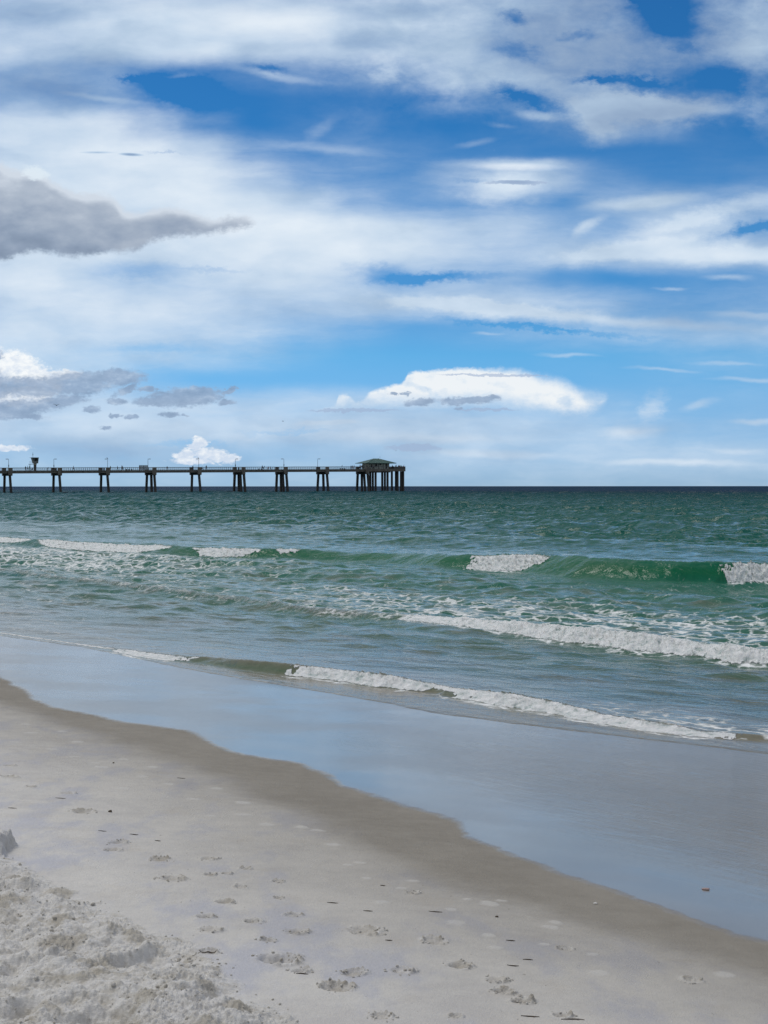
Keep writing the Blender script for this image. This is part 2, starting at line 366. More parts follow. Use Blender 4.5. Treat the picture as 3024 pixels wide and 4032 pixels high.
# ------------------------------------------------------------------ shore frame: t runs along the shore, s runs out to sea
NX, NY = 0.740, 0.673
def ts(X, Y): return X * NY - Y * NX, X * NX + Y * NY
def xy(t, s): return t * NY + s * NX, -t * NX + s * NY
_ps = np.array([-60, -8, 0, 2, 3, 4, 5, 6, 7, 8, 9, 10, 11, 12.5, 14, 17, 20, 30, 45, 80, 200, 900])
_pz = np.array([2.0, .95, .72, .67, .63, .56, .47, .375, .285, .20, .125, .06, 0.0, -.07, -.15, -.30, -.45, -.9, -1.6, -3.0, -6, -14])
def prof(s):
    return (np.interp(s - .5, _ps, _pz) + np.interp(s, _ps, _pz) * 2 + np.interp(s + .5, _ps, _pz)) / 4
def hit(px, py, ground=True, z=0.0):
    a = (px - PX / 2) / FOC; b = (HOR - py) / FOC
    Y = (z - CAM_H) / b
    if ground:
        for _ in range(40):
            s = a * Y * NX + Y * NY
            Y = 0.5 * Y + 0.5 * (float(prof(s)) - CAM_H) / b
    return a * Y, Y
def curve_ts(pts, ground=True, z=0.0):
    q = []
    for (px, py) in pts:
        X, Y = hit(px, py, ground, z); q.append(ts(X, Y))
    q.sort(); q = np.array(q)
    lo = q[0] + (q[0] - q[1]) / max(q[1, 0] - q[0, 0], .1) * 0; return q[:, 0], q[:, 1]
def cs(c, t): return np.interp(t, c[0], c[1])
def tpx(c_pts, vals, ground=False):        # values given at picture columns along a curve -> function of t
    cx = [p[0] for p in c_pts]; cy = [p[1] for p in c_pts]; q = []
    for px, v in vals:
        X, Y = hit(px, float(np.interp(px, cx, cy)), ground); q.append((ts(X, Y)[0], v))
    q.sort(); q = np.array(q); return q[:, 0], q[:, 1]

SHEEN = [(-300,2560),(0,2670),(60,2705),(130,2757),(200,2785),(330,2815),(457,2843),(729,2880),(800,2915),(838,2940),(960,2975),(1167,3010),(1260,3050),(1349,3099),(1500,3150),(1700,3215),(1790,3245),(1825,3270),(1841,3300),(1900,3330),(2005,3372),(2130,3415),(2242,3463),(2420,3520),(2607,3590),(2760,3650),(3024,3713),(3300,3790)]
FRONT = [(-300,2480),(0,2506),(319,2550),(547,2600),(820,2655),(1094,2700),(1512,2772),(1694,2811),(2059,2860),(2606,2925),(3024,2975),(3400,3010)]
DAMP = [(-300,2700),(0,2790),(265,2880),(696,3020),(1100,3200),(1530,3424),(1800,3520),(2060,3590),(2400,3700),(2700,3790),(3024,3874),(3300,3940)]
MOUND = [(-500,3150),(-60,3370),(53,3392),(146,3455),(292,3520),(451,3586),(530,3652),(696,3700),(796,3760),(895,3818),(995,3918),(1100,3965),(1180,4060),(1260,4200),(1400,4500)]
cSheen = curve_ts(SHEEN); cFront = curve_ts(FRONT); cDamp = curve_ts(DAMP)

# ------------------------------------------------------------------ beach: one sheet of sand, dense where it is near
def rows_for(y0, y1, h, per):     # rows denser near the camera
    out = [y0]
    while out[-1] < y1: out.append(out[-1] + max(out[-1] ** 2 / (h * FOC / 3.9375) / per, 0.002))
    return out
def col_params(n_in, n_out):
    return n_in, n_out
def fan(Yr, n_in, n_mid, inner=0.268, mid=0.32, midabs=3.0, far=(3.0, 60.0), n_far=14):
    """x positions for every row: an inner fan, coarser margins, then wide skirts"""
    a = np.linspace(-1, 1, n_in)
    b = np.linspace(0, 1, n_mid + 1)[1:]
    c = (np.linspace(0, 1, n_far + 1)[1:]) ** 2.2
    A = Yr.clip(2.5)[:, None]
    xi = A * inner
    xm = A * mid + midabs
    xf = A * far[0] + far[1]
    left = -(xi + (xm - xi) * b); lf = -(xm + (xf - xm) * c)
    return np.concatenate([lf[:, ::-1], left[:, ::-1], xi * a, xi + (xm - xi) * b, xm + (xf - xm) * c], 1)

Yr = np.array(list(np.linspace(-80, 0, 30)[:-1]) + list(np.linspace(0, 4.2, 60)[:-1]) + rows_for(4.2, 11, 1.6, 1.9) + rows_for(11.03, 26, 2.2, 1.6) + list(26.5 * 1.045 ** np.arange(0, 60)))
X = fan(Yr, 1250, 90); Y = np.repeat(Yr[:, None], X.shape[1], 1)
T, S = ts(X, Y)
Z = prof(S)
near = (Y < 30) & (Y > 1) & (np.abs(X) < 14)
# gentle undulation of the whole beach
Z += 0.012 * fbm(X * 0.5, Y * 0.5, 3, seed=3) * sstep(S, 9, 5)
sheen_d = S - cs(cSheen, T)          # > 0 : under the thin film
sheen_d += 0.10 * fbm(T * 1.5, S * 1.5, 4, 0.6, seed=5) + 0.03 * fbm(T * 9, S * 9, 3, 0.6, seed=6)
damp_d = S - cs(cDamp, T) + 0.16 * fbm(T * 1.3, S * 1.3, 5, 0.6, seed=8)
# the film's own small step and the flat behind it
Z += 0.004 * sstep(sheen_d, 0.0, 0.05)
# crusty dry sand: fine relief
dry = sstep(-damp_d, 0.0, 1.2)
loc = near.astype(np.float32)
Z += loc * dry * (0.0035 * fbm(X * 5, Y * 5, 4, 0.55, seed=12) + 0.0012 * fbm(X * 30, Y * 30, 3, 0.6, seed=13))
Z += loc * sstep(-sheen_d, 0, .3) * 0.0012 * fbm(X * 9, Y * 9, 4, 0.6, seed=15)
# wavelets of wet debris just above the damp line
rim = np.exp(-((damp_d + 0.02) / 0.05) ** 2) * np.clip(fbm(T * 4, S * 12, 4, 0.7, seed=17) + .1, 0, 1)
Z += loc * rim * 0.006
# footprints and broken crust (picture column, row, width), each pressed into the sand where it lies
PRINTS = [(457,3325,95),(438,3352,75),(627,3391,100),(670,3464,125),(822,3388,75),(822,3451,60),(888,3447,55),(965,3428,50),(882,3557,80),(948,3577,80),(802,3617,85),(822,3670,95),(995,3635,90),(945,3499,50),(1054,3713,85),(815,3759,95),
 (1156,3613,75),(1166,3680,85),(1431,3676,150),(1093,3789,165),(1179,3835,85),(1385,3845,105),(1318,3902,130),(1580,3835,110),(1709,3716,100),(1796,3776,80),(1806,3812,95),(1497,4018,115),(1623,3520,80),(1955,3868,105),(1978,3915,85),(2061,3955,75),(1792,4014,50),(1093,3477,60),(1093,3544,45),
 (2228,3744,65),(2055,3951,95),(2364,3951,65),(2216,4009,85),(2734,3870,95),(325,3203,95),(33,3018,45),(27,3061,65),(113,3100,50),(265,3127,65),(1740,3640,60),(2480,3855,70),(2140,3868,60),(590,3700,0),(2900,3960,80),(2600,4000,90),(1250,3990,70),(640,3300,50),(540,3620,0)]
turn = np.zeros_like(Z); crumb = np.zeros_like(Z); press = np.zeros_like(Z)
lump = None
rr_ = np.random.RandomState(5)
PRINTS = [p for p in PRINTS if p[:2] not in ((2480,3855),(2140,3868),(2900,3960),(2600,4000),(1250,3990),(1740,3640),(2364,3951),(640,3300),(1796,3776),(948,3577))]
for (px, py, wd) in PRINTS:
    if wd == 0: continue
    wd = wd * rr_.uniform(.75, 1.15)
    fx, fy = hit(px, py); r = wd / 2 / FOC * math.hypot(fx, fy) * 1.05
    ang = rr_.uniform(-.5, .5); ry = r * rr_.uniform(0.75, 1.15)
    r0 = np.searchsorted(Yr, fy - 3 * ry - .05); r1 = np.searchsorted(Yr, fy + 3 * ry + .05)
    xs = X[r0:r1]; ys = Y[r0:r1]
    ex = ((xs - fx) * math.cos(ang) + (ys - fy) * math.sin(ang)) / r; ey = (-(xs - fx) * math.sin(ang) + (ys - fy) * math.cos(ang)) / ry
    e = np.sqrt(ex ** 2 + ey ** 2) + 0.35 * fbm(xs * 14, ys * 14, 3, .6, seed=21)
    pit = sstep(e, 0.95, 0.35)
    rimm = np.exp(-((e - 0.95) / 0.22) ** 2)
    dep = rr_.uniform(.006, .020) * (0.5 + wd / 160)
    chunks = np.clip(fbm(xs * 26, ys * 26, 3, .55, seed=23, mode=2) + .1, 0, 1)
    side = sstep(ex, -0.2, 0.8) if rr_.rand() < .6 else sstep(ey, -0.6, 0.6)
    Z[r0:r1] += -dep * pit * (1 - 0.5 * side) + rimm * (0.25 + side) * (0.005 + 0.014 * chunks * (wd / 120)) + pit * side * chunks * 0.010
    turn[r0:r1] = np.maximum(turn[r0:r1], np.clip(rimm * chunks * 2.2 * (.3 + side) + pit * .45, 0, 1))
    crumb[r0:r1] = np.maximum(crumb[r0:r1], np.clip(rimm * .8 * (.3 + side) + pit, 0, 1) * .8)
# trodden, loose mound at the lower left
MW = [hit(px, min(py, 4300)) for px, py in MOUND]
mt = np.array(sorted([ts(*m) for m in MW]))
md = cs((mt[:, 0], mt[:, 1]), T) - S + 0.10 * fbm(X * 3.5, Y * 3.5, 5, .6, seed=31) + 0.03 * fbm(X * 18, Y * 18, 3, .6, seed=32)
md = np.where((Y > 0.5) & (Y < 12) & (X < 2.5), md, -1)
mm = sstep(md, 0.0, 0.22); mcore = sstep(md, -0.01, 0.05)
hil = fbm(X * 2.4, Y * 2.4, 4, .55, seed=33)
ridge = fbm(X * 6.5, Y * 6.5, 4, .55, seed=35, mode=2)
cl = fbm(X * 22, Y * 22, 4, .6, seed=37, mode=2)
cl2 = fbm(X * 60, Y * 60, 3, .6, seed=39, mode=2)
# hollows left by feet in the loose sand
feet = fbm(X * 3.6 + 4, Y * 3.2, 2, .5, seed=41)
hol_ = sstep(feet, .10, .42)
lm = sstep(fbm(X * 4, Y * 4, 3, .5, seed=43), -.25, .35)
Z += mm * (0.035 + 0.045 * hil + 0.030 * ridge - 0.055 * hol_) + mcore * (np.clip(cl, -.2, 1) * 0.0125 * (.25 + lm * (1 - .7 * hol_)) + cl2 * 0.0034 * (.35 + lm * (1 - .7 * hol_)))
crumb = np.maximum(crumb, mcore)
# a cut block of sand at the left edge
bx, by = hit(5, 3375); bd = np.maximum(np.abs(X - bx + .085) / .095, np.abs(Y - by - .10) / .13) + .30 * fbm(X * 14, Y * 14, 4, .65, seed=45)
Z += (0.080 + .02 * fbm(X * 20, Y * 20, 3, .6, seed=46)) * sstep(bd, 1.05, .60) * loc
crumb = np.maximum(crumb, sstep(bd, 1.1, .8) * .6)
# pale, scuffed patches on the damp band
pale = np.zeros_like(Z)
PALE = [(298,2921,75),(239,2880,50),(119,2885,70),(100,2852,50),(398,3024,80),(292,2981,60),(371,3007,60),(597,3022,70),(484,2991,60),(855,3107,70),(955,3163,90),(961,3210,80),(829,3216,60),(1190,3262,75),(1252,3275,70),(1311,3335,80),(1371,3414,60),(1414,3406,60),(1444,3467,50),(1583,3504,60),(1630,3477,70),(1842,3550,60),(1928,3567,110),(1975,3555,60),(1776,3590,60),(1796,3643,110),(1928,3690,80),(1955,3740,80),(2190,3640,90),(2170,3655,80),(2340,3765,70),(2360,3840,110),(2860,3845,120),(2720,3865,120),(2150,3725,70),(660,3090,60),(760,3150,70),(560,3060,60),(200,2950,60),(60,2920,60),(480,3110,90),(1050,3250,90),(1500,3560,90)]
for (px, py, wd) in PALE:
    fx, fy = hit(px, py); r = wd / 2 / FOC * fy
    r0 = np.searchsorted(Yr, fy - .5); r1 = np.searchsorted(Yr, fy + .5)
    xs = X[r0:r1]; ys = Y[r0:r1]
    e = np.sqrt(((xs - fx) / r) ** 2 + ((ys - fy) / (r * 1.1)) ** 2) + .5 * fbm(xs * 12, ys * 12, 4, .6, seed=51)
    pale[r0:r1] = np.maximum(pale[r0:r1], sstep(e, 1.0, .45))
Z += loc * pale * 0.003

# --- sand material
def attr(n, name):
    a = n.new('ShaderNodeAttribute'); a.attribute_name = name; return a.outputs['Fac']
def new_mat(name):
    m = bpy.data.materials.new(name); m.use_nodes = True; m.node_tree.nodes.clear(); n = NT(m.node_tree)
    b = n.new('ShaderNodeBsdfPrincipled'); o = n.new('ShaderNodeOutputMaterial'); n.l.new(b.outputs[0], o.inputs[0])
    return m, n, b
ms, n, b = new_mat('sand')
geo = n.new('ShaderNodeNewGeometry'); Pw = geo.outputs['Position']
aw, ad, ac, ap = attr(n, 'film'), attr(n, 'damp'), attr(n, 'crumb'), attr(n, 'pale')
blot = n.noise(Pw, 1.6, 5, .6); blot2 = n.noise(Pw, 9, 5, .65); grain = n.noise(Pw, 420, 3, .7); mott = n.noise(n.vm('MULTIPLY', Pw, (3.0, 1.2, 1)), 1.0, 5, .62)
dryc = n.ramp(n.mad(n.sub(blot2, .5), .5, blot), [(.30, (.61, .59, .56)), (.48, (.68, .66, .615)), (.70, (.74, .715, .66))], 'LINEAR')
dryc = n.mix(n.ss(mott, .48, .64, 0, .8), dryc, (.54, .55, .60))  # bluish-lavender shadow patches painted into the dry sand's colour
dryc = n.mix(n.ss(n.noise(Pw, 2.3, 5, .65, w=3.0), .54, .70, 0, .5), dryc, (.62, .575, .50))
dampc = n.ramp(n.mad(n.sub(blot2, .5), .8, blot), [(.3, (.275, .252, .212)), (.7, (.325, .30, .255))], 'LINEAR')
mix1 = n.mix(ad, dryc, dampc)
mix1 = n.mix(n.mul(ap, .55), mix1, (.60, .585, .545))
loose = n.ramp(n.noise(Pw, 26, 5, .7), [(.30, (.50, .47, .41)), (.5, (.70, .685, .645)), (.75, (.76, .75, .73))], 'LINEAR')
loose = n.mix(n.ss(n.noise(Pw, 6.0, 5, .62), .48, .64, 0, .8), loose, (.40, .365, .29))
mix1 = n.mix(n.mul(ac, .85), mix1, loose)
mix1 = n.mix(n.mul(attr(n, 'turn'), n.ss(blot2, .35, .6, .25, .85)), mix1, (.36, .325, .265))
speck = n.ss(n.noise(n.vm('MULTIPLY', Pw, (55, 26, 40)), 1.0, 2, .5), .73, .77)
mix1 = n.mix(n.mul(speck, n.mad(aw, -.3, .45)), mix1, (.16, .14, .11))
mix1 = n.mix(n.mul(n.sub(grain, .5), .5), mix1, (.1, .09, .08))
wetc = n.ramp(blot, [(.3, (.185, .158, .122)), (.7, (.225, .195, .152))], 'LINEAR')
mix1 = n.mix(aw, mix1, wetc)
n.put(b.inputs['Base Color'], mix1)
n.put(b.inputs['Roughness'], n.mad(aw, -.55, .93))
n.put(b.inputs['Specular IOR Level'], n.mad(aw, .1, .12))
b.inputs['IOR'].default_value = 1.4
n.put(b.inputs['Coat Weight'], n.mul(aw, n.mad(attr(n, 'run'), -.45, .95))); n.put(b.inputs['Coat Roughness'], n.ss(n.noise(Pw, .7, 4, .6), .35, .65, .11, .22)); b.inputs['Coat IOR'].default_value = 1.33
bump = n.new('ShaderNodeBump'); bump.inputs['Distance'].default_value = 0.004
hgt = n.add(n.mul(n.noise(Pw, 130, 4, .7), n.mad(aw, -1.0, 1.0)), n.mul(n.noise(Pw, 420, 2, .7), n.mad(aw, -.5, .5)))
hgt = n.mad(n.mul(ac, n.noise(Pw, 55, 4, .7)), 1.6, hgt)
n.put(bump.inputs['Height'], hgt); n.put(bump.inputs['Strength'], n.mad(aw, -.9, .95))
n.put(b.inputs['Normal'], bump.outputs[0])
# ripples running off the wet film
cb = n.new('ShaderNodeBump'); cb.inputs['Distance'].default_value = 0.032
px_, py_ = n.sep(Pw)[0:2]
sN = n.add(n.mul(px_, NX), n.mul(py_, NY)); tN = n.sub(n.mul(px_, NY), n.mul(py_, NX))
rip = n.noise(n.comb(n.mul(tN, 3.2), n.mul(sN, 15.0)), 1.0, 4, .6, .5)
n.put(cb.inputs['Height'], rip); n.put(cb.inputs['Strength'], n.mul(n.mul(aw, attr(n, 'run')), 1.0))
n.put(b.inputs['Coat Normal'], cb.outputs[0])

film = sstep(sheen_d, -0.03, 0.06)
dampA = np.clip(sstep(damp_d, -2.0, .5) * .70 + sstep(damp_d, -0.12, 0.30) * .30, 0, 1)
run = sstep(T, -11.5, -3.5) * sstep(sheen_d, .2, 2.4)
V = np.stack([X, Y, Z], -1).reshape(-1, 3)
beach = mesh_np('beach', V, grid_faces(len(Yr), X.shape[1]), ms, dict(film=film, damp=dampA, crumb=crumb, turn=turn, pale=pale * (1 - film), run=run))
beach['kind'] = 'structure'
ground_rows, ground_X, ground_Z = Yr, X, Z
def gz(x, y):       # height of the finished sand at a point
    i = min(max(int(np.searchsorted(ground_rows, y)), 1), len(ground_rows) - 1)
    if abs(ground_rows[i - 1] - y) < abs(ground_rows[i] - y): i -= 1
    return float(np.interp(x, ground_X[i], ground_Z[i]))
# ------------------------------------------------------------------ the sea: one sheet of water from the swash to the horizon
W1B = [(-400,2118),(0,2140),(228,2156),(456,2169),(601,2179),(774,2186),(911,2189),(1139,2191),(1300,2196),(1512,2204),(1694,2226),(1785,2230),(2013,2236),(2241,2262),(2423,2271),(2606,2276),(2806,2278),(3024,2276),(3400,2290)]
W1C = [(-400,2095),(0,2114),(228,2123),(456,2137),(638,2146),(820,2146),(1002,2150),(1139,2151),(1276,2164),(1512,2167),(1785,2172),(2140,2173),(2332,2184),(2606,2188),(2788,2194),(3024,2203),(3400,2215)]
W2B = [(-400,2215),(0,2241),(182,2273),(410,2296),(729,2337),(911,2356),(1094,2383),(1276,2405),(1512,2430),(1740,2453),(1968,2490),(2150,2512),(2287,2530),(2423,2548),(2606,2562),(2879,2598),(3024,2605),(3400,2640)]
W2C = [(-400,2205),(0,2228),(182,2258),(410,2277),(729,2316),(1094,2360),(1276,2380),(1512,2402),(1740,2424),(1968,2440),(2287,2466),(2606,2506),(2879,2533),(3024,2548),(3400,2580)]
W3B = [(-400,2462),(0,2496),(273,2535),(410,2560),(547,2588),(683,2606),(756,2612),(911,2640),(1057,2656),(1276,2674),(1458,2705),(1694,2727),(1740,2740),(1968,2785),(2150,2808),(2332,2848),(2515,2880),(2697,2902),(2879,2914),(3024,2918),(3400,2950)]
W3C = [(-400,2450),(0,2484),(182,2510),(410,2526),(547,2540),(756,2568),(911,2583),(1094,2606),(1367,2638),(1512,2652),(1740,2698),(1968,2722),(2150,2757),(2332,2800),(2515,2822),(2697,2857),(2970,2878),(3400,2915)]
def F01(*iv):        # foam strength from intervals (start, end, strength) with soft ends, at picture columns
    xs = np.arange(-400, 3500, 20); v = np.zeros(len(xs))
    for a, b_, k, e in iv:
        v = np.maximum(v, k * sstep(xs, a - e, a + e) * sstep(xs, b_ + e, b_ - e))
    return list(zip(xs, v))
BR = [
 dict(B=W1B, C=W1C, wf=0.95, wb=2.6, foam=F01((-400,60,.75,60),(120,590,.95,70),(735,960,.9,60),(1040,1110,.8,60),(1810,2060,1.1,70),(2845,3500,1.1,60)), rag=.10),
 dict(B=W2B, C=W2C, wf=0.40, wb=0.9, foam=F01((-400,1500,.40,150),(700,1100,.25,60),(1560,3500,1.,60)), rag=.13),
 dict(B=W3B, C=W3C, wf=0.30, wb=0.55, foam=F01((-400,400,.55,60),(415,715,.95,40),(1100,1700,.95,35),(1690,1760,.55,30),(1750,2900,1.,35)), rag=.10),
]
Yw = [6.0]
while Yw[-1] < 24000:
    y = Yw[-1]
    d = max(y * y / (2.25 * FOC / 3.9375) / 1.9, 0.025)
    if y < 9: d = .12
    if 11 < y < 45: d = min(d, .055)
    if 45 <= y < 82: d = min(d, .065 if y < 61 else .13)
    if y >= 82: d = min(d, .22 if y < 170 else (.22 + (y - 170) / 600)) if y < 760 else d * .25
    Yw.append(y + d)
Yw = np.array(Yw); print('water rows', len(Yw))
X = fan(Yw, 1050, 50, far=(4.0, 300.0), n_far=24); Y = np.repeat(Yw[:, None], X.shape[1], 1)
T, S = ts(X, Y)
dY = np.gradient(Yw)[:, None] * np.ones_like(X)
dXg = np.gradient(X, axis=1)
PS = np.zeros_like(X)      # horizontal push of the surface towards the shore
# wind sea and chop
rw = np.random.RandomState(3)
Z = np.zeros_like(X)
inner_amp = lambda lam: (0.25 + 0.75 * sstep(S, 30, 60)) if lam > 1.3 else (0.55 + 0.45 * sstep(S, 30, 55))
warpT = 0.9 * fbm(T * .07, S * .07, 3, seed=61); 
for k in range(64):
    lam = 0.42 * (26.0 / 0.42) ** (k / 63.0)
    th = rw.normal(0, .48 if lam < 6 else .22)
    amp = (0.0125 * lam ** 0.75 if lam < 4 else 0.0296 * (lam / 4) ** 0.3)
    amp *= rw.uniform(.6, 1.3)
    kx, ks = math.sin(th) * 2 * PI / lam, math.cos(th) * 2 * PI / lam
    ph = rw.uniform(0, 2 * PI)
    fade = sstep(lam / (dY * abs(math.cos(th) * NY + 0.15) + 1e-6), 2.2, 5.0) * sstep(lam / (dXg + 1e-6), 2.0, 5.0)
    a = np.sin(kx * (T + warpT) + ks * (S + warpT * .7) + ph)
    Z += amp * fade * inner_amp(lam) * (1 - 2 * np.sqrt(1 - .92 * (0.5 + 0.5 * a)) + .25)
gust = 0.75 + 0.5 * fbm(T * .05, S * .09, 3, seed=63)
Z *= gust * (1 + 1.0 * sstep(S, 40, 70)) * (1 + 1.9 * sstep(S, 12.5, 17) * sstep(S, 36, 30))
Z *= 0.35 + 0.65 * sstep(S, 11.5, 20)
far_fade = 1.0
# low swells outside and between the breakers
def swell(cx, H, wfr, wbk, hh=0.0):
    c = curve_ts(cx, False)
    d = S - cs(c, T) + .25 * fbm(T * .35, S * .35, 3, seed=65)
    return H * np.where(d < 0, np.exp(-(d / wfr) ** 2), np.exp(-(d / wbk) ** 2))
ta = lambda a, b, e=1.5: sstep(T, a - e, a + e) * sstep(T, b + e, b - e)
Z += swell([(-400,2085),(0,2093),(800,2112),(1500,2122),(2300,2142),(3024,2165),(3400,2170)], .17, .8, 2.2) * (0.45 + .9 * fbm(T * .12, S * 0 + 3, 2, seed=67)).clip(0, 1.2)
Z += swell([(-400,2065),(0,2068),(1500,2085),(3024,2100),(3400,2110)], .16, 1.2, 3.0) * (0.4 + .9 * fbm(T * .1, S * 0 + 9, 2, seed=68)).clip(0, 1.2)
Z += swell([(-400,2205),(350,2222),(900,2230),(1500,2242),(2200,2300),(3024,2360),(3400,2380)], .10, .5, 1.1) * (0.5 + fbm(T * .25, S * 0 + 5, 2, seed=69)).clip(0, 1.3)
foam = np.zeros_like(Z); thick = np.zeros_like(Z); lace = np.zeros_like(Z); face = np.zeros_like(Z)
n1 = fbm(T * 1.1, S * 1.1, 4, .6, seed=71)
n3 = fbm(T * 6, S * 6, 4, .62, seed=73)
bil = fbm(T * 7, S * 7, 4, .6, seed=75, mode=2); bil2 = fbm(T * 22, S * 22, 3, .6, seed=77, mode=2)
cB = []
for i, w_ in enumerate(BR):
    c = curve_ts(w_['B'], False); cB.append(c)
    hv = []
    for px, _ in w_['B']:
        yb = float(np.interp(px, [p[0] for p in w_['B']], [p[1] for p in w_['B']])); yc = float(np.interp(px, [p[0] for p in w_['C']], [p[1] for p in w_['C']]))
        Xb, Yb = hit(px, yb, False); hv.append((px, max(CAM_H - (yc - HOR) / FOC * (Yb + w_['wf'] * 1.1), .03)))
    hc = tpx(w_['B'], hv); fc = tpx(w_['B'], w_['foam'])
    H = cs(hc, T); Fm = cs(fc, T + (.22 if i == 0 else .40) * n3 + .5 * n1)
    d = S - cs(c, T) + w_['rag'] * (n1 * 1.0 + n3 * .8) * (0.35 + .65 * Fm)
    wf = w_['wf'] * (.55 + .45 * H / max(h for _, h in hv))
    up = np.clip(d / wf, 0, 1); shape = up ** 1.35 * (2 - up) ** .35
    back = np.exp(-np.clip(d - wf, 0, None) / w_['wb'])
    prof_w = np.where(d < wf, shape, back) * (d > 0)
    calm = 1 - .75 * np.exp(-((d - wf * .5) / (wf * .9)) ** 2)
    Z = Z * calm + H * prof_w * (1 + .10 * n1)
    # tumbling foam over the face and the crest
    dl = wf * 1.0 * (1 - np.clip(Fm, 0, 1)) if i != 1 else 0
    zone = sstep(d - dl, -.02, .05) * sstep(d, wf * (1.12 if i != 1 else 1.7), wf * .80)
    top = np.exp(-((d - wf) / (wf * .35)) ** 2)
    f = (sstep(Fm, .06, .35) if i != 1 else Fm) * zone
    piece = sstep(n3 + bil * .3 + Fm * 1.6, .40, .95)
    foam = np.maximum(foam, f * (.66 + .34 * piece))
    Sz = S + H * prof_w * 1.2
    bil = fbm(T * 6, Sz * 6, 4, .62, seed=75, mode=2); bil2 = fbm(T * 19, Sz * 19, 3, .62, seed=77, mode=2)
    PS += f * (np.clip(bil, -.3, 1) * .30 + bil2 * .10) * H
    Z += .38 * f * (np.clip(bil, -.3, 1) * .34 * H + bil2 * .13 * H) + Fm * top * np.clip(n3 + .5 * bil2, 0, 1) * .30 * H
    face = np.maximum(face, np.clip(1 - abs(d - wf * .5) / (wf * .75), 0, 1) * sstep(H, .02, .12))
    thick = np.maximum(thick, H * prof_w)
    # spent foam trailing behind the crest and a little in front
    lace = np.maximum(lace, Fm * np.exp(-np.clip(d, 0, None) / (w_['wb'] * .8)) * (d > 0) * [.18, .50, .30][i])
    lace = np.maximum(lace, .5 * Fm * np.exp(-((d + .05) / .10) ** 2))
# foam lying between the breakers
s1, s2, s3 = cs(cB[0], T), cs(cB[1], T), cs(cB[2], T)
v = (S - s2) / (s1 - s2)
pxx = X / Y * FOC + PX / 2
rgt = sstep(pxx, 500, 1500)
lace = np.maximum(lace, sstep(v, .28, .6) * sstep(v, 1.02, .93) * (1 - .85 * sstep(pxx, 200, 1500)) * .54)
lace = np.maximum(lace, rgt * sstep(v, -.02, .02) * sstep(v, .62, .25) * (.40 + .24 * n1))
lace = np.maximum(lace, (1 - rgt) * sstep(v, -.02, .02) * sstep(v, 1.0, .4) * .30)
v3 = (S - s3) / (s2 - s3)
lace = np.maximum(lace, sstep(v3, 0, .02) * sstep(v3, .30, .10) * sstep(pxx, 2100, 2600) * .42)
lace = np.maximum(lace, sstep(v3, .0, .1) * sstep(v3, 1, .9) * (1 - sstep(pxx, 0, 900)) * .20)
# run-up edge: the sheet thins out on the sand
sf = cs(cFront, T) + .06 * fbm(T * 2.2, S * 2.2, 4, .6, seed=81)
g = prof(S)
e = S - sf
# water just covers the sand from the front edge outwards
k = sstep(e, 0.0, 1.1)
zin = np.maximum(g + .012 + .035 * sstep(e, 0, .12), Z)
Z = np.where(e > 0, (g + .003 + .006 * sstep(e, 0, .10)) * (1 - k) + np.maximum(Z, g + .02) * k, g - .05 - .1 * np.clip(-e, 0, 1))
depth = np.clip(Z - g, 0, 20)
edge = np.exp(-(e / .05) ** 2)

mw, n, b = new_mat('sea_water')
geo = n.new('ShaderNodeNewGeometry'); Pw = geo.outputs['Position']
px_, py_ = n.sep(Pw)[0:2]
sN = n.add(n.mul(px_, NX), n.mul(py_, NY)); tN = n.sub(n.mul(px_, NY), n.mul(py_, NX))
pz_ = n.sep(Pw)[2]
PT = n.comb(tN, sN); PT3 = n.comb(tN, sN, n.mul(pz_, 1.3))
af, al, at, afc, ae = attr(n, 'foam'), attr(n, 'lace'), attr(n, 'thick'), attr(n, 'face'), attr(n, 'rim')
patch = n.noise(n.vm('MULTIPLY', PT, (.010, .035, 0)), 1.0, 4, .6)
sw = n.mad(n.mul(n.sub(patch, .5), n.ss(sN, 40, 200)), 120.0, n.mad(n.sub(n.noise(PT, .5, 3, .6), .5), 5.0, sN))
body = n.ramp(n.m('DIVIDE', sw, 700.0, clamp=True), [(0.0, (.215, .190, .140)), (.0165, (.200, .180, .130)), (.0195, (.062, .098, .060)), (.026, (.030, .128, .088)), (.044, (.022, .138, .096)), (.056, (.008, .100, .062)), (.09, (.003, .092, .070)), (.25, (.003, .074, .072)), (.60, (.003, .046, .064)), (.76, (.004, .034, .068)), (1.0, (.004, .032, .074))], 'LINEAR')
# thin wave faces painted green as if backlit; sediment shows the sand's colour
glass = n.mix(n.ss(sN, 20, 33), (.070, .125, .070), (.003, .115, .045))
body = n.mix(n.mul(afc, .92), body, glass)
clouds = n.noise(n.vm('MULTIPLY', PT, (.5, 1.4, 0)), 1.0, 5, .65)
body = n.mix(n.mul(n.ss(clouds, .45, .7), n.ss(sN, 26, 32, .5, 0)), body, (.17, .155, .115))
# foam pattern
fz = n.noise(n.vm('MULTIPLY', PT3, (9, 9, 9)), 1.0, 6, .70, .4)
fbig = n.noise(n.vm('MULTIPLY', PT, (1.3, 2.6, 0)), 1.0, 6, .68, .6)
vo = n.new('ShaderNodeTexVoronoi', feature='DISTANCE_TO_EDGE'); vo.inputs['Scale'].default_value = 1.0
n.put(vo.inputs['Vector'], n.vm('ADD', n.vm('MULTIPLY', PT, (2.6, 3.4, 0)), n.vm('SCALE', n.noise(PT, 2.5, 4, .6, col=True), None, 1.6)))
net = n.ss(vo.outputs['Distance'], .16, .0)
lacef = n.ss(n.add(n.mad(net, .26, fbig), n.mul(al, .62)), .74, 1.12)
lacef = n.mul(lacef, n.ss(n.mad(al, .8, fz), .42, .72))
thickf = n.ss(n.mad(af, 1.2, n.mul(n.sub(fz, .5), 1.3)), .30, .85)
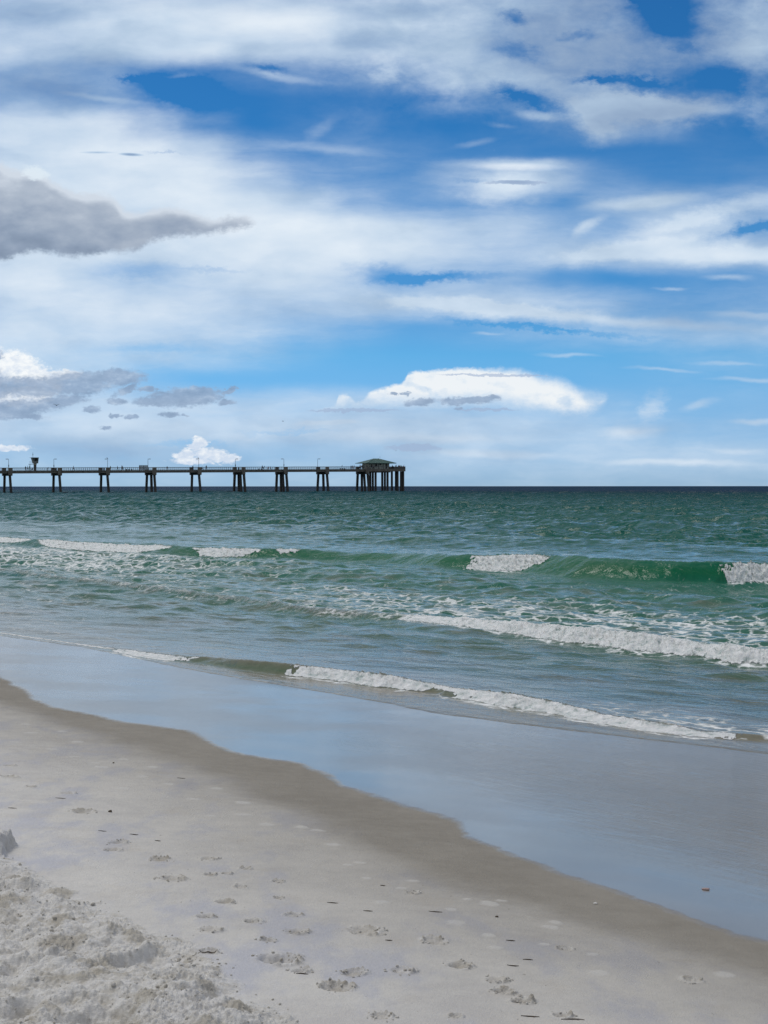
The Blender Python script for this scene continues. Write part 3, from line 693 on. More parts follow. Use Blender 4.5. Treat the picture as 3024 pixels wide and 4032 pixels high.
foamf = n.mx(n.mx(lacef, thickf), n.mul(ae, n.ss(fz, .50, .66, 0, .22)))
caps = n.mul(n.ss(n.noise(n.vm('MULTIPLY', PT, (.35, .9, 0)), 1.0, 5, .6), .80, .86), n.ss(sN, 50, 70))
foamf = n.mx(foamf, n.mul(caps, .6))
fcol = n.ramp(fz, [(.32, (.36, .45, .43)), (.44, (.76, .80, .79)), (.58, (.92, .93, .92))], 'LINEAR')
n.put(b.inputs['Base Color'], n.mix(n.mul(foamf, .93), body, fcol))
dist = n.vm('LENGTH', Pw)
n.put(b.inputs['Roughness'], n.mx(n.mul(foamf, .75), n.ss(dist, 15, 300, .06, .14)))
b.inputs['IOR'].default_value = 1.333
n.put(b.inputs['Specular IOR Level'], n.mul(n.mad(foamf, -.8, 1.0), n.mul(n.ss(n.m('LOGARITHM', n.mx(sN, 8.0), 10.0), 1.25, 2.7, .20, .06), n.ss(sN, 10.4, 12.6, .35, 1.0))))
bp = n.new('ShaderNodeBump'); bp.inputs['Distance'].default_value = 1.0; bp.inputs['Strength'].default_value = 1.0
r1 = n.noise(n.vm('MULTIPLY', PT, (2.2, 4.2, 0)), 1.0, 4, .6, .6)
r2 = n.noise(n.vm('MULTIPLY', PT, (8, 13, 0)), 1.0, 3, .6, .3)
r3 = n.noise(n.vm('MULTIPLY', PT, (.45, 1.1, 0)), 1.0, 4, .6, .4)
hb = n.mad(r1, .040, n.mul(r2, .004))
hb = n.mul(hb, n.mad(n.ss(sN, 11, 16), .7, .3))
hb = n.mad(n.mul(r3, n.ss(sN, 30, 60)), .20, hb)
hb = n.mad(n.mul(thickf, fz), .05, hb)
n.put(bp.inputs['Height'], hb)
# unresolved wavelets: slopes scattered about the normal, leaning shoreward like the wave fronts
sl = n.sep(n.vm('SUBTRACT', n.noise(n.vm('MULTIPLY', PT, (1.2, 1.6, 0)), 1.0, 3, .6, col=True), (.5, .5, .5)))
big = n.sub(n.mix(n.ss(sN, 110, 330), n.noise(n.vm('MULTIPLY', PT, (.85, .42, 0)), 1.0, 3, .55, .8), n.noise(n.vm('MULTIPLY', PT, (.16, .05, 0)), 1.0, 4, .6, .8)), .5)
kf = n.ss(sN, 40, 110, .10, 1.0)
st = n.mul(sl[0], n.mul(kf, .25)); ssn = n.mad(sl[1], n.mul(kf, n.ss(sN, 150, 420, .30, .8)), n.mad(n.mul(big, n.ss(sN, 30, 60)), 1.5, n.mul(kf, n.ss(sN, 60, 420, -.26, -.60))))
sv = n.comb(n.add(n.mul(st, NY), n.mul(ssn, NX)), n.sub(n.mul(ssn, NY), n.mul(st, NX)), 0.0)
nn_ = n.vm('NORMALIZE', n.vm('ADD', bp.outputs[0], n.vm('SCALE', sv, None, n.mad(foamf, -.8, 1.0))))
n.put(b.inputs['Normal'], nn_)
V = np.stack([X - PS * NX, Y - PS * NY, Z], -1).reshape(-1, 3)
F = grid_faces(len(Yw), X.shape[1])
keep = (e.reshape(-1)[F] > -0.6).any(1)          # no sheet under the dry beach
F = F[keep]
used = np.zeros(len(V), bool); used[F.ravel()] = True; rem = np.cumsum(used) - 1
flat = lambda a: a.reshape(-1)[used]
sea = mesh_np('sea', V[used], rem[F], mw, dict(foam=flat(foam), lace=flat(lace), thick=flat(thick), face=flat(face), rim=flat(edge)))
sea['kind'] = 'structure'
print('sea verts', used.sum())
# ------------------------------------------------------------------ mesh builder for man-made things
class MB:
    def __init__(s): s.bm = bmesh.new()
    def box(s, c, size, rz=0.0, taper=1.0, ry=0.0):
        sx, sy, sz = [v / 2 for v in size]; vs = []
        m = Matrix.Translation(Vector(c)) @ Matrix.Rotation(rz, 4, 'Z') @ Matrix.Rotation(ry, 4, 'Y')
        for z in (-1, 1):
            k = taper if z > 0 else 1.0
            for x, y in ((-1, -1), (1, -1), (1, 1), (-1, 1)): vs.append(s.bm.verts.new(m @ Vector((x * sx * k, y * sy * k, z * sz))))
        for f in ((0, 3, 2, 1), (4, 5, 6, 7), (0, 1, 5, 4), (1, 2, 6, 5), (2, 3, 7, 6), (3, 0, 4, 7)): s.bm.faces.new([vs[i] for i in f])
        return s
    def tube(s, a, b, r, r2=None, n=8, square=False):
        a, b = Vector(a), Vector(b); r2 = r if r2 is None else r2; d = (b - a)
        q = d.to_track_quat('Z', 'Y') if d.length > 0 else Matrix.Identity(3).to_quaternion()
        if square: n = 4
        rings = []
        for p, rr in ((a, r), (b, r2)):
            rings.append([s.bm.verts.new(p + q @ Vector((rr * math.cos(2 * PI * (i + .5 * square) / n), rr * math.sin(2 * PI * (i + .5 * square) / n), 0))) for i in range(n)])
        for i in range(n): s.bm.faces.new([rings[0][i], rings[0][(i + 1) % n], rings[1][(i + 1) % n], rings[1][i]])
        s.bm.faces.new(rings[0][::-1]); s.bm.faces.new(rings[1]); return s
    def hull(s, low, high):      # frustum between two equal loops of points
        a = [s.bm.verts.new(p) for p in low]; b = [s.bm.verts.new(p) for p in high]; n = len(a)
        for i in range(n): s.bm.faces.new([a[i], a[(i + 1) % n], b[(i + 1) % n], b[i]])
        s.bm.faces.new(a[::-1]); s.bm.faces.new(b); return s
    def ball(s, c, r, sc=(1, 1, 1), sub=2):
        g = bmesh.ops.create_icosphere(s.bm, subdivisions=sub, radius=r)
        for v in g['verts']: v.co = Vector((v.co.x * sc[0], v.co.y * sc[1], v.co.z * sc[2])) + Vector(c)
        return s
    def build(s, name, mat, parent=None, smooth=False, bevel=0.0):
        if bevel: bmesh.ops.bevel(s.bm, geom=s.bm.edges[:], offset=bevel, segments=1, affect='EDGES')
        bmesh.ops.recalc_face_normals(s.bm, faces=s.bm.faces[:])
        me = bpy.data.meshes.new(name); s.bm.to_mesh(me); s.bm.free()
        if smooth: me.polygons.foreach_set('use_smooth', [True] * len(me.polygons))
        me.materials.append(mat)
        o = bpy.data.objects.new(name, me); COL.objects.link(o); o.parent = parent; return o

def plain(name, col, rough=.7, metal=0.0, var=.25, scale=2.0, streak=False):
    m, n, b = new_mat(name)
    t = n.new('ShaderNodeTexCoord')
    v = n.vm('MULTIPLY', t.outputs['Object'], (1, 1, .25) if streak else (1, 1, 1))
    f = n.noise(v, scale, 5, .6)
    a = tuple(c * (1 - var) for c in col); c2 = tuple(min(c * (1 + var), 1) for c in col)
    n.put(b.inputs['Base Color'], n.ramp(f, [(.3, a), (.7, c2)], 'LINEAR'))
    b.inputs['Roughness'].default_value = rough; b.inputs['Metallic'].default_value = metal
    return m
M = dict(
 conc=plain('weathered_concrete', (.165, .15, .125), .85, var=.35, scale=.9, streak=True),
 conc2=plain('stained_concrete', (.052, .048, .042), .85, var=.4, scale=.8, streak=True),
 wood=plain('grey_timber', (.10, .095, .09), .8, var=.3, scale=3),
 rail=plain('painted_rail', (.06, .075, .085), .5, var=.2),
 wire=plain('pale_pickets', (.22, .25, .27), .5, var=.2),
 pole=plain('lamp_metal', (.13, .16, .18), .45, .5, var=.2),
 roof=plain('green_metal_roof', (.013, .075, .058), .5, .1, var=.30, scale=.8),
 roofp=plain('faded_roof_trim', (.18, .26, .24), .6, var=.3),
 wall=plain('green_grey_siding', (.44, .47, .40), .8, var=.25, scale=1.5, streak=True),
 dark=plain('dark_opening', (.012, .012, .014), .4, var=.1),
 cabin=plain('grey_cabin_paint', (.20, .21, .20), .6, var=.2),
 trim=plain('cream_band', (.42, .40, .33), .6, var=.1),
 teal=plain('dark_teal_frame', (.035, .07, .08), .5, var=.2),
 plast=plain('white_plastic', (.55, .58, .6), .4, var=.1),
 glassy=plain('hazy_panel', (.38, .48, .54), .25, var=.15),
 dbin=plain('dark_plastic', (.025, .03, .035), .5, var=.2),
 skin=plain('skin', (.28, .16, .11), .6, var=.1), hair=plain('dark_hair', (.02, .015, .012), .6, var=.2),
 navy=plain('navy_cloth', (.018, .022, .045), .9), black=plain('black_cloth', (.012, .012, .014), .9), red=plain('red_cloth', (.30, .025, .03), .9),
 aqua=plain('pale_aqua_cloth', (.22, .42, .40), .9), white=plain('white_cloth', (.50, .50, .50), .9), grey=plain('grey_cloth', (.10, .10, .11), .9), teal_c=plain('teal_cloth', (.03, .12, .14), .9), pink=plain('pink_cloth', (.35, .16, .17), .9),
 bird=plain('dark_gull_feathers', (.05, .05, .055), .8), birdw=plain('pale_gull_feathers', (.35, .35, .36), .8), twig=plain('dark_driftwood', (.085, .065, .045), .8, var=.4, scale=40),
 shell=plain('pinkish_shell', (.34, .24, .22), .5, var=.2, scale=60), pebble=plain('white_pebble', (.62, .60, .56), .6, var=.1, scale=60),
)

# ------------------------------------------------------------------ the pier: a runs along it (0 at the left cap), q across it (0 on the near side)
DX, DY = 0.873, 0.487
A0 = hit(9, 1937.6, False); Z0p = 568.0
AX, AY = (9 - 1512) / FOC * Z0p, Z0p
WID = 7.4
slope = 1.30 / 148.0
def pw(a, q, z=0.0): return Vector((AX + a * DX - q * DY, AY + a * DY + q * DX, z))
def ztop(a): return 8.02 + slope * a      # deck surface
def zcap(a): return 6.12 + (1.11 / 148) * a
PA = math.atan2(DY, DX)
def a_of(px, q=0.0):                       # distance along the pier for a picture column, at depth q across
    k = (px - 1512) / FOC
    return (k * (AY + q * DX) - (AX - q * DY)) / (DX - k * DY)
pier = empty('fishing_pier', pw(0, WID / 2)); tag(pier, 'long weathered concrete fishing pier on splayed piles standing in the sea', 'pier')
pier_inv = Matrix.Translation(-pw(0, WID / 2))
class PMB(MB):                              # builds in pier coordinates
    def build(s, name, mat, parent=None, smooth=False, bevel=0.0):
        off = pw(0, WID / 2) if parent is None or parent == pier or parent.parent == pier else Vector((0, 0, 0))
        for v in s.bm.verts: v.co = pw(v.co.x, v.co.y, v.co.z) - (off if parent is not None else Vector((0, 0, 0)))
        return MB.build(s, name, mat, parent, smooth, bevel)
    def slab(s, a0, a1, q0, q1, f0, f1, step=6.0):     # between heights f0(a) and f1(a)
        s.hull([(a0, q0, f0(a0)), (a1, q0, f0(a1)), (a1, q1, f0(a1)), (a0, q1, f0(a0))], [(a0, q0, f1(a0)), (a1, q0, f1(a1)), (a1, q1, f1(a1)), (a0, q1, f1(a0))]); return s
A_L, A_T = -75.0, a_of(1449, 0)                     # the run of the pier before its head
HEAD1 = a_of(1592, 0)
PMB().slab(A_L, A_T, -.15, WID + .15, lambda a: ztop(a) - .28, ztop).build('deck', M['conc'], pier)
for q in (.05, 2.35, 4.65, WID - .45):
    PMB().slab(A_L, A_T - .1, q, q + .4, lambda a: ztop(a) - 1.02, lambda a: ztop(a) - .281).build('girder', M['conc'], pier)
def railing(a0, a1, q, solid=False):
    r = PMB()
    r.slab(a0, a1, q - .07, q + .07, lambda a: ztop(a) + 1.01, lambda a: ztop(a) + 1.13)
    r.slab(a0, a1, q - .03, q + .03, lambda a: ztop(a) + .14, lambda a: ztop(a) + .20)
    r.slab(a0, a1, q - .02, q + .02, lambda a: ztop(a) + .78, lambda a: ztop(a) + .82)
    o = r.build('railing', M['rail'], pier)
    p = PMB(); a = a0 + .05
    while a < a1:
        p.box((a, q, ztop(a) + .505), (.065, .065, 1.01)); a += .84
    p.slab(a0, a1, q - .012, q + .012, lambda a: ztop(a) + .44, lambda a: ztop(a) + .47)
    p.build('balustrade', M['rail'], o)
for q in (.02, WID - .02): railing(A_L, A_T, q)
BENTS = [(-74, 2), (-55.5, 2), (-37, 2), (-18.5, 2), (0, 2), (18.5, 2), (37, 2), (55.5, 3), (74, 2), (92.5, 4), (111, 4), (129.5, 3), (148, 4)]
for a, cnt in BENTS:
    a = a + 2.7 + a * .015
    zc = zcap(a)
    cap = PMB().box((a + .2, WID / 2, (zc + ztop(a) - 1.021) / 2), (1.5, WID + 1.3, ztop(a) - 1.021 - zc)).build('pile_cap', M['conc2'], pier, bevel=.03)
    for q in (-.55, WID + .55):
        b_ = PMB().box((a + .2, q, (zc + .2 + ztop(a) + 1.05) / 2), (1.5, .68, ztop(a) + 1.05 - zc - .2)); b_.build('end_block', M['conc'], pier, bevel=.03)
    lay = {2: [(.1, -2.0, 0), (WID - .1, WID + .7, 0)], 3: [(-.1, -1.6, .1), (3.5, 3.1, .2), (WID, WID + 1.2, -.1)], 4: [(-.1, -1.4, .4), (1.6, .2, -.35), (4.9, 4.9, .3), (WID - .1, WID + .6, -.35)]}[cnt]
    for q0, q1, da in lay:
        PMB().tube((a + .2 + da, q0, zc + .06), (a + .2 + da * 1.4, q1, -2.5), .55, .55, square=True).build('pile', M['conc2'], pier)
        PMB().tube((a + .2 + da * 1.35, q1 + (q0 - q1) * .22, -1.0), (a + .2 + da * 1.35, q1 + (q0 - q1) * .22, -.99), .1).bm.free()
# the head
H0 = A_T + .01
hq0, hq1 = -1.0, WID + 3.5
PMB().slab(H0, HEAD1, hq0, hq1, lambda a: ztop(a) - 1.0, ztop).build('deck', M['conc'], pier)
r = PMB()
for q in (hq0, hq1):
    r.slab(H0, HEAD1 - 5.6, q, q + .1, lambda a: ztop(a) + 1.0, lambda a: ztop(a) + 1.12)
    a = H0
    while a < HEAD1 - 5.6: r.box((a, q + .05, ztop(a) + .5), (.07, .07, 1.0)); a += .84
r.build('railing', M['rail'], pier)
p = PMB()
p.slab(HEAD1 - 5.6, HEAD1, hq0 + .003, hq0 + .123, lambda a: ztop(a) + .002, lambda a: ztop(a) + 1.05)
p.slab(HEAD1 - 5.6, HEAD1, hq1 - .123, hq1 - .003, lambda a: ztop(a) + .002, lambda a: ztop(a) + 1.05)
p.slab(HEAD1 - .12, HEAD1 - .003, hq0 + .13, hq1 - .13, lambda a: ztop(a) + .002, lambda a: ztop(a) + 1.05)
p.build('parapet', M['wood'], pier)
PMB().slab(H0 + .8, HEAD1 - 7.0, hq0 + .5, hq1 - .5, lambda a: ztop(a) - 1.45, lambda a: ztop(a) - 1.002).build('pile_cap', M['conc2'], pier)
for px, q in [(1458,8.5),(1468,5.0),(1479,1.0),(1505,8.5),(1515.5,5.0),(1526,1.0),(1543,8.5),(1559,4.5),(1565.5,1.0),(1579,5.5),(1587.5,1.0)]:
    a = a_of(px, q)
    PMB().tube((a, q, ztop(a) - 1.0), (a, q, -2.5), .50, .50, square=True).build('pile', M['conc2'], pier)

def zpx(py, a, q):      # height whose image row is py
    return CAM_H + (HOR - py) / FOC * pw(a, q).y
# the shelter building on the pier's head
ba0, ba1 = a_of(1456, 1.2), a_of(1532, 1.2); bq0, bq1 = 1.2, 7.8; bz = ztop(ba0) + .003
ez = zpx(1824.5, ba0, 1.2)
hut = empty('pier_pavilion', pw((ba0 + ba1) / 2, 4.4, bz)); tag(hut, 'low pavilion with a wide green hipped metal roof on the seaward end of the pier', 'pavilion')
hl = pw((ba0 + ba1) / 2, 4.4, bz)
class HMB(MB):
    def build(s, name, mat, parent=None, smooth=False, bevel=0.0, org=None):
        o_ = hl if org is None else org
        for v in s.bm.verts: v.co = pw(v.co.x, v.co.y, v.co.z) - o_
        return MB.build(s, name, mat, parent, smooth, bevel)
hw = HMB().box(((ba0 + ba1) / 2, (bq0 + bq1) / 2, (bz + ez) / 2 + .01), (ba1 - ba0, bq1 - bq0, ez - bz + .03)).build('wall', M['wall'], hut)
for f0, wd_, hh_, zc_ in ((.10, .7, 1.3, 1.5), (.33, 1.0, 1.5, 1.9), (.55, .8, .9, 2.1), (.86, .75, 2.2, 1.3)):
    w_ = HMB().box((ba0 + (ba1 - ba0) * f0, bq0 - .03, bz + zc_), (wd_, .06, hh_)).build('door' if f0 > .8 else 'window', M['dark'], hut)
w_ = HMB()
for f0 in (0, .22, .46, .70, 1.0): w_.box((ba0 + (ba1 - ba0) * f0, bq0 - .05, (bz + ez) / 2), (.16, .1, ez - bz))
w_.box(((ba0 + ba1) / 2, bq0 - .045, bz + 1.15), (ba1 - ba0, .07, .12)); w_.build('wall_trim', M['wood'], hut)
oa = (a_of(1555, 1.2) - a_of(1438, 1.2) - (ba1 - ba0)) / 2; oq = 1.9; rz_ = zpx(1805.6, (ba0 + ba1) / 2, 4.4)
ra0, ra1 = ba0 - oa, ba1 + oa; rq0, rq1 = bq0 - oq, bq1 + oq; am, qm = (ra0 + ra1) / 2, (rq0 + rq1) / 2
ez2 = ez
rf = HMB().hull([(ra0, rq0, ez2), (ra1, rq0, ez2), (ra1, rq1, ez2), (ra0, rq1, ez2)], [(ra0, rq0, ez2 + .12), (ra1, rq0, ez2 + .12), (ra1, rq1, ez2 + .12), (ra0, rq1, ez2 + .12)])
rf.hull([(ra0 + .05, rq0 + .05, ez2 + .121), (ra1 - .05, rq0 + .05, ez2 + .121), (ra1 - .05, rq1 - .05, ez2 + .121), (ra0 + .05, rq1 - .05, ez2 + .121)], [(am - 1.0, qm - .25, rz_), (am + 1.0, qm - .25, rz_), (am + 1.0, qm + .25, rz_), (am - 1.0, qm + .25, rz_)])
rfo = rf.build('roof', M['roof'], hut)
t = HMB()
for (xa, xq, ya) in ((ra0, rq0, am - 1.0), (ra1, rq0, am + 1.0)): t.tube((xa, xq, ez2 + .16), (ya, qm - .25, rz_ + .02), .10, .10, n=6)
for k in range(1, 10):
    f = k / 10; x = ra0 + (ra1 - ra0) * f; tx = min(max(x, am - 1.0), am + 1.0)
    t.tube((x, rq0 + .06, ez2 + .14), (x + (tx - x) * .93, rq0 + (qm - .25 - rq0) * .93, ez2 + .12 + (rz_ - ez2 - .12) * .93), .035, .035, n=4)
t.build('roof_ribs', M['roofp'], rfo, org=Vector((0, 0, 0)) + hl)

# lamps on the end blocks
def lamp(px, side, label, antenna=False, box_=True):
    q = -.55 if side < 0 else WID + .55
    a = a_of(px, q); z0 = ztop(a) + 1.05
    base = pw(a, q, z0); zt = zpx(1806.6, a, q)
    e_ = empty('lamp_post', base); tag(e_, label, 'lamp post', 'lamp posts along the pier')
    h = zt - z0
    MB().tube((0, 0, 0), (0, 0, h), .09, .06, n=8).build('pole', M['pole'], e_)
    dq = 1 if side < 0 else -1
    dv = Vector((-DY * dq, DX * dq, 0)); ah = dv * 1.0 + Vector((DX, DY, 0)) * (.9 if side > 0 else -.9)
    ah.normalize()
    MB().tube((0, 0, h - .04), tuple(ah * .5 + Vector((0, 0, h - .02))), .05, .05, n=6).build('arm', M['pole'], e_)
    c = ah * .72
    MB().box((c.x, c.y, h - .02), (.85, .4, .22), rz=math.atan2(ah.y, ah.x)).build('lamp_head', M['pole'], e_, bevel=.03)
    if box_: MB().box((0.02, -.02, .75), (.26, .22, .75), rz=PA).build('control_box', M['teal'], e_)
    if antenna:
        MB().tube((0, 0, h), (0, 0, h + 1.75), .035, .02, n=6).build('antenna', M['pole'], e_)
    return e_, zt
lamp(34.7, -1, 'lamp post with a tall control box, leftmost one on the pier')
lamp(212.7, 1, 'lamp post between the watchtower and the lone walker, head to the right')
l3 = lamp(424.3, -1, 'lamp post with a gull on its head, beside the strolling people', box_=False)
lamp(583, 1, 'lamp post rising at the right end of the windscreen', box_=False)
l5 = lamp(783, -1, 'lamp post with a gull on its head, near a seated angler and a standing man', box_=False)
lamp(927, 1, 'lamp post carrying a tall thin antenna')
lamp(1118, -1, 'lamp post with a control box, second from the pavilion')
lamp(1251, 1, 'lamp post without a box, nearest to the pavilion', box_=False)

# the lifeguard watchtower on the deck
def pier_thing(name, px, q, label, cat, group=None, dz=0.0):
    a = a_of(px, q); e_ = empty(name, pw(a, q, ztop(a) + dz + .004), PA); tag(e_, label, cat, group); return e_, a
tw, ta_ = pier_thing('lifeguard_tower', 138.5, 3.4, 'small grey lifeguard watchtower with flared windows on a dark column, mast on top', 'watchtower')
zb = ztop(ta_) + .004
hz = lambda py: zpx(py, ta_, 3.4) - zb
kx = 0.104   # metres per picture pixel along the pier here
MB().box((0, 0, hz(1829) / 2), (.85, .85, hz(1829))).build('column', M['wood'], tw)
MB().box((.02, 0, hz(1826.5)), (1.0, 1.0, hz(1824) - hz(1829))).build('collar', M['trim'], tw)
z1, z2, z3 = hz(1824) + .005, hz(1817), hz(1802)
MB().hull([(-.75, -.9, z1), (.98, -.9, z1), (.98, .9, z1), (-.75, .9, z1)], [(-.85, -1.0, z2), (1.0, -1.0, z2), (1.0, 1.0, z2), (-.85, 1.0, z2)]).build('cabin', M['cabin'], tw)
cu = MB().hull([(-.85, -1.0, z2 + .003), (1.0, -1.0, z2 + .003), (1.0, 1.0, z2 + .003), (-.85, 1.0, z2 + .003)], [(-1.25, -1.3, z3), (1.05, -1.3, z3), (1.05, 1.3, z3), (-1.25, 1.3, z3)]).build('upper_cabin', M['cabin'], tw)
MB().hull([(-.45, -1.10, z2 + .25), (.5, -1.10, z2 + .25), (.5, -1.04, z2 + .25), (-.45, -1.04, z2 + .25)], [(-.62, -1.31, z3 - .2), (.62, -1.31, z3 - .2), (.62, -1.22, z3 - .2), (-.62, -1.22, z3 - .2)]).build('window', M['dark'], tw)
MB().hull([(.68, -1.06, z2 + .1), (.98, -1.06, z2 + .1), (.98, -1.02, z2 + .1), (.68, -1.02, z2 + .1)], [(.75, -1.33, z3 - .02), (1.04, -1.33, z3 - .02), (1.04, -1.27, z3 - .02), (.75, -1.27, z3 - .02)]).build('corner_frame', M['teal'], tw)
MB().hull([(-.83, -1.06, z2 + .1), (-.6, -1.06, z2 + .1), (-.6, -1.02, z2 + .1), (-.83, -1.02, z2 + .1)], [(-1.24, -1.33, z3 - .02), (-.9, -1.33, z3 - .02), (-.9, -1.27, z3 - .02), (-1.24, -1.27, z3 - .02)]).build('corner_frame', M['teal'], tw)
MB().box((-.1, 0, z3 + .06), (2.5, 2.8, .12)).box((-1.7, 0, z3 + .03), (.9, .25, .06)).build('roof', M['teal'], tw)
MB().tube((-.8, 0, z3 + .1), (-.8, 0, hz(1780)), .06, .035, n=6).tube((-.8, 0, hz(1793)), (-.8, 0, hz(1786)), .09, .14, n=8).build('mast', M['pole'], tw)
pf = MB().box((-1.55, 0, hz(1827.5)), (1.6, 1.5, .12)).tube((-2.0, -.6, 0), (-2.0, -.6, hz(1827)), .06, n=6).tube((-2.0, .6, 0), (-2.0, .6, hz(1827)), .06, n=6).build('balcony', M['teal'], tw)
g_ = MB()
for x in (-2.3, -1.9, -1.5): g_.tube((x, -.7, hz(1827)), (x, -.7, hz(1815.5)), .025, n=5)
g_.tube((-2.3, -.7, hz(1815.5)), (-1.0, -.7, hz(1815.5)), .03, n=5).tube((-2.3, -.7, hz(1821)), (-1.0, -.7, hz(1821)), .02, n=5).build('guard_rail', M['wire'], pf)

# windscreen, benches, bins
ws, wa_ = pier_thing('wind_screen', 566, 4.6, 'tall flat windscreen of hazy panels in a dark frame beside the man in red shorts', 'windscreen')
L = a_of(583.5, 4.6) - a_of(549, 4.6); hh = zpx(1831.5, wa_, 4.6) - ztop(wa_)
fr = MB().box((0, 0, hh - .06), (L, .14, .14))
for f in (-.5, 0, .5): fr.box((f * L, 0, hh / 2 - .07), (.12, .12, hh - .14))
fr.build('frame', M['teal'], ws)
for f in (-.25, .25): MB().box((f * L, .0, hh * .52), (L / 2 - .14, .03, hh * .8)).build('panel', M['glassy'], ws)
def bench(px0, px1, nleg, label, q=5.6):
    e_, a = pier_thing('bench', (px0 + px1) / 2, q, label, 'bench', 'benches on the pier'); L = a_of(px1, q) - a_of(px0, q)
    MB().box((0, 0, .47), (L + .3, .45, .07)).build('seat', M['wood'], e_)
    for k in range(nleg): MB().box(((k / (nleg - 1) - .5) * L, 0, .217), (.42, .38, .434)).build('leg', M['dbin'], e_)
bench(498, 519, 3, 'three-legged low bench between the strolling couple and the windscreen')
bench(1020, 1030, 2, 'two-legged low bench beside the two people leaning at the rail')
bench(1340, 1357, 3, 'three-legged low bench under a perched bird, nearest the pavilion')
def trash(px, q, label):
    e_, a = pier_thing('trash_bin', px, q, label, 'bin', 'bins along the pier')
    MB().tube((0, 0, 0), (0, 0, .8), .26, .33, n=14).build('barrel', M['dbin'], e_, True); MB().tube((0, 0, .8), (0, 0, .92), .35, .28, n=14).build('lid', M['teal'], e_, True)
trash(221, 1.2, 'dark barrel bin between the end blocks just right of the watchtower span')
trash(410, 1.2, 'dark barrel bin in front of the lamp post with a gull, left of the strollers')
trash(940, 1.2, 'dark barrel bin below the lamp post with the antenna')
trash(1258, 1.2, 'dark barrel bin below the lamp post nearest the pavilion')

# ------------------------------------------------------------------ people on the pier
def skinned(name, joints, edges, mat, sub=1):
    """one continuous body grown round a skeleton: joints = {key: (x, y, z, r)}"""
    keys = list(joints); me = bpy.data.meshes.new(name)
    me.from_pydata([joints[k][:3] for k in keys], [(keys.index(a), keys.index(b)) for a, b in edges], [])
    o = bpy.data.objects.new(name, me); COL.objects.link(o)
    m = o.modifiers.new('s', 'SKIN'); m.use_smooth_shade = True
    for i, k in enumerate(keys):
        sv = me.skin_vertices[0].data[i]; r_ = joints[k][3]; sv.radius = (r_, r_) if not isinstance(r_, tuple) else r_; sv.use_root = (i == 0)
    u = o.modifiers.new('u', 'SUBSURF'); u.levels = sub; u.render_levels = sub
    dg = bpy.context.evaluated_depsgraph_get(); dg.update()
    me2 = bpy.data.meshes.new_from_object(o.evaluated_get(dg)); me2.name = name
    bpy.data.objects.remove(o); me2.materials.clear(); me2.materials.append(mat); return me2
def pose(kind):
    """joint table, facing -y; feet at z 0"""
    P = dict(pelvis=(0, 0, .93, .13), belly=(0, .01, 1.07, .125), chest=(0, .01, 1.30, .15), neck=(0, 0, 1.47, .055), head=(0, -.01, 1.60, .085), crown=(0, 0, 1.70, .07),
             lsh=(-.19, .01, 1.38, .06), lel=(-.25, .03, 1.12, .045), lwr=(-.26, -.06, .88, .03), lha=(-.26, -.08, .80, .035),
             rsh=(.19, .01, 1.38, .06), rel=(.25, .03, 1.12, .045), rwr=(.26, -.06, .88, .03), rha=(.26, -.08, .80, .035),
             lhip=(-.10, 0, .86, .10), lkn=(-.11, -.01, .50, .06), lan=(-.11, .03, .09, .042), lto=(-.12, -.13, .035, .035),
             rhip=(.10, 0, .86, .10), rkn=(.11, -.01, .50, .06), ran=(.11, .03, .09, .042), rto=(.12, -.13, .035, .035))
    if kind == 'walk':
        P.update(lkn=(-.10, -.17, .52, .06), lan=(-.10, -.24, .10, .042), lto=(-.11, -.40, .05, .035), rkn=(.10, .10, .50, .06), ran=(.10, .34, .14, .042), rto=(.10, .22, .04, .035),
                 lel=(-.24, .14, 1.14, .045), lwr=(-.24, .12, .90, .03), lha=(-.24, .10, .82, .035), rel=(.24, -.06, 1.13, .045), rwr=(.22, -.24, .96, .03), rha=(.21, -.31, .92, .035))
    if kind == 'lean':
        P.update(belly=(0, -.06, 1.05, .125), chest=(0, -.22, 1.24, .15), neck=(0, -.33, 1.38, .055), head=(0, -.42, 1.47, .085), crown=(0, -.46, 1.56, .07),
                 lsh=(-.19, -.25, 1.31, .06), lel=(-.24, -.44, 1.12, .045), lwr=(-.12, -.62, 1.14, .03), lha=(-.05, -.66, 1.15, .035), rsh=(.19, -.25, 1.31, .06), rel=(.24, -.44, 1.12, .045), rwr=(.12, -.62, 1.14, .03), rha=(.06, -.68, 1.15, .035))
    if kind == 'rod':
        P.update(lel=(-.25, -.12, 1.15, .045), lwr=(-.12, -.34, 1.16, .03), lha=(-.06, -.40, 1.17, .035), rel=(.25, -.10, 1.14, .045), rwr=(.10, -.26, 1.02, .03), rha=(.03, -.30, 1.0, .035))
    if kind == 'sit':
        dz = -.45
        for k_ in list(P):
            x, y, z, r_ = P[k_]
            if k_ not in ('lkn', 'lan', 'lto', 'rkn', 'ran', 'rto'): P[k_] = (x, y, z + dz, r_)
        P.update(lkn=(-.13, -.45, .50, .06), lan=(-.13, -.44, .09, .042), lto=(-.14, -.60, .035, .035), rkn=(.13, -.45, .50, .06), ran=(.13, -.40, .09, .042), rto=(.14, -.56, .035, .035),
                 lwr=(-.20, -.26, .60, .03), lha=(-.17, -.33, .59, .035), lel=(-.25, -.05, .66, .045), rwr=(.20, -.26, .60, .03), rha=(.17, -.33, .59, .035), rel=(.25, -.05, .66, .045))
    return P
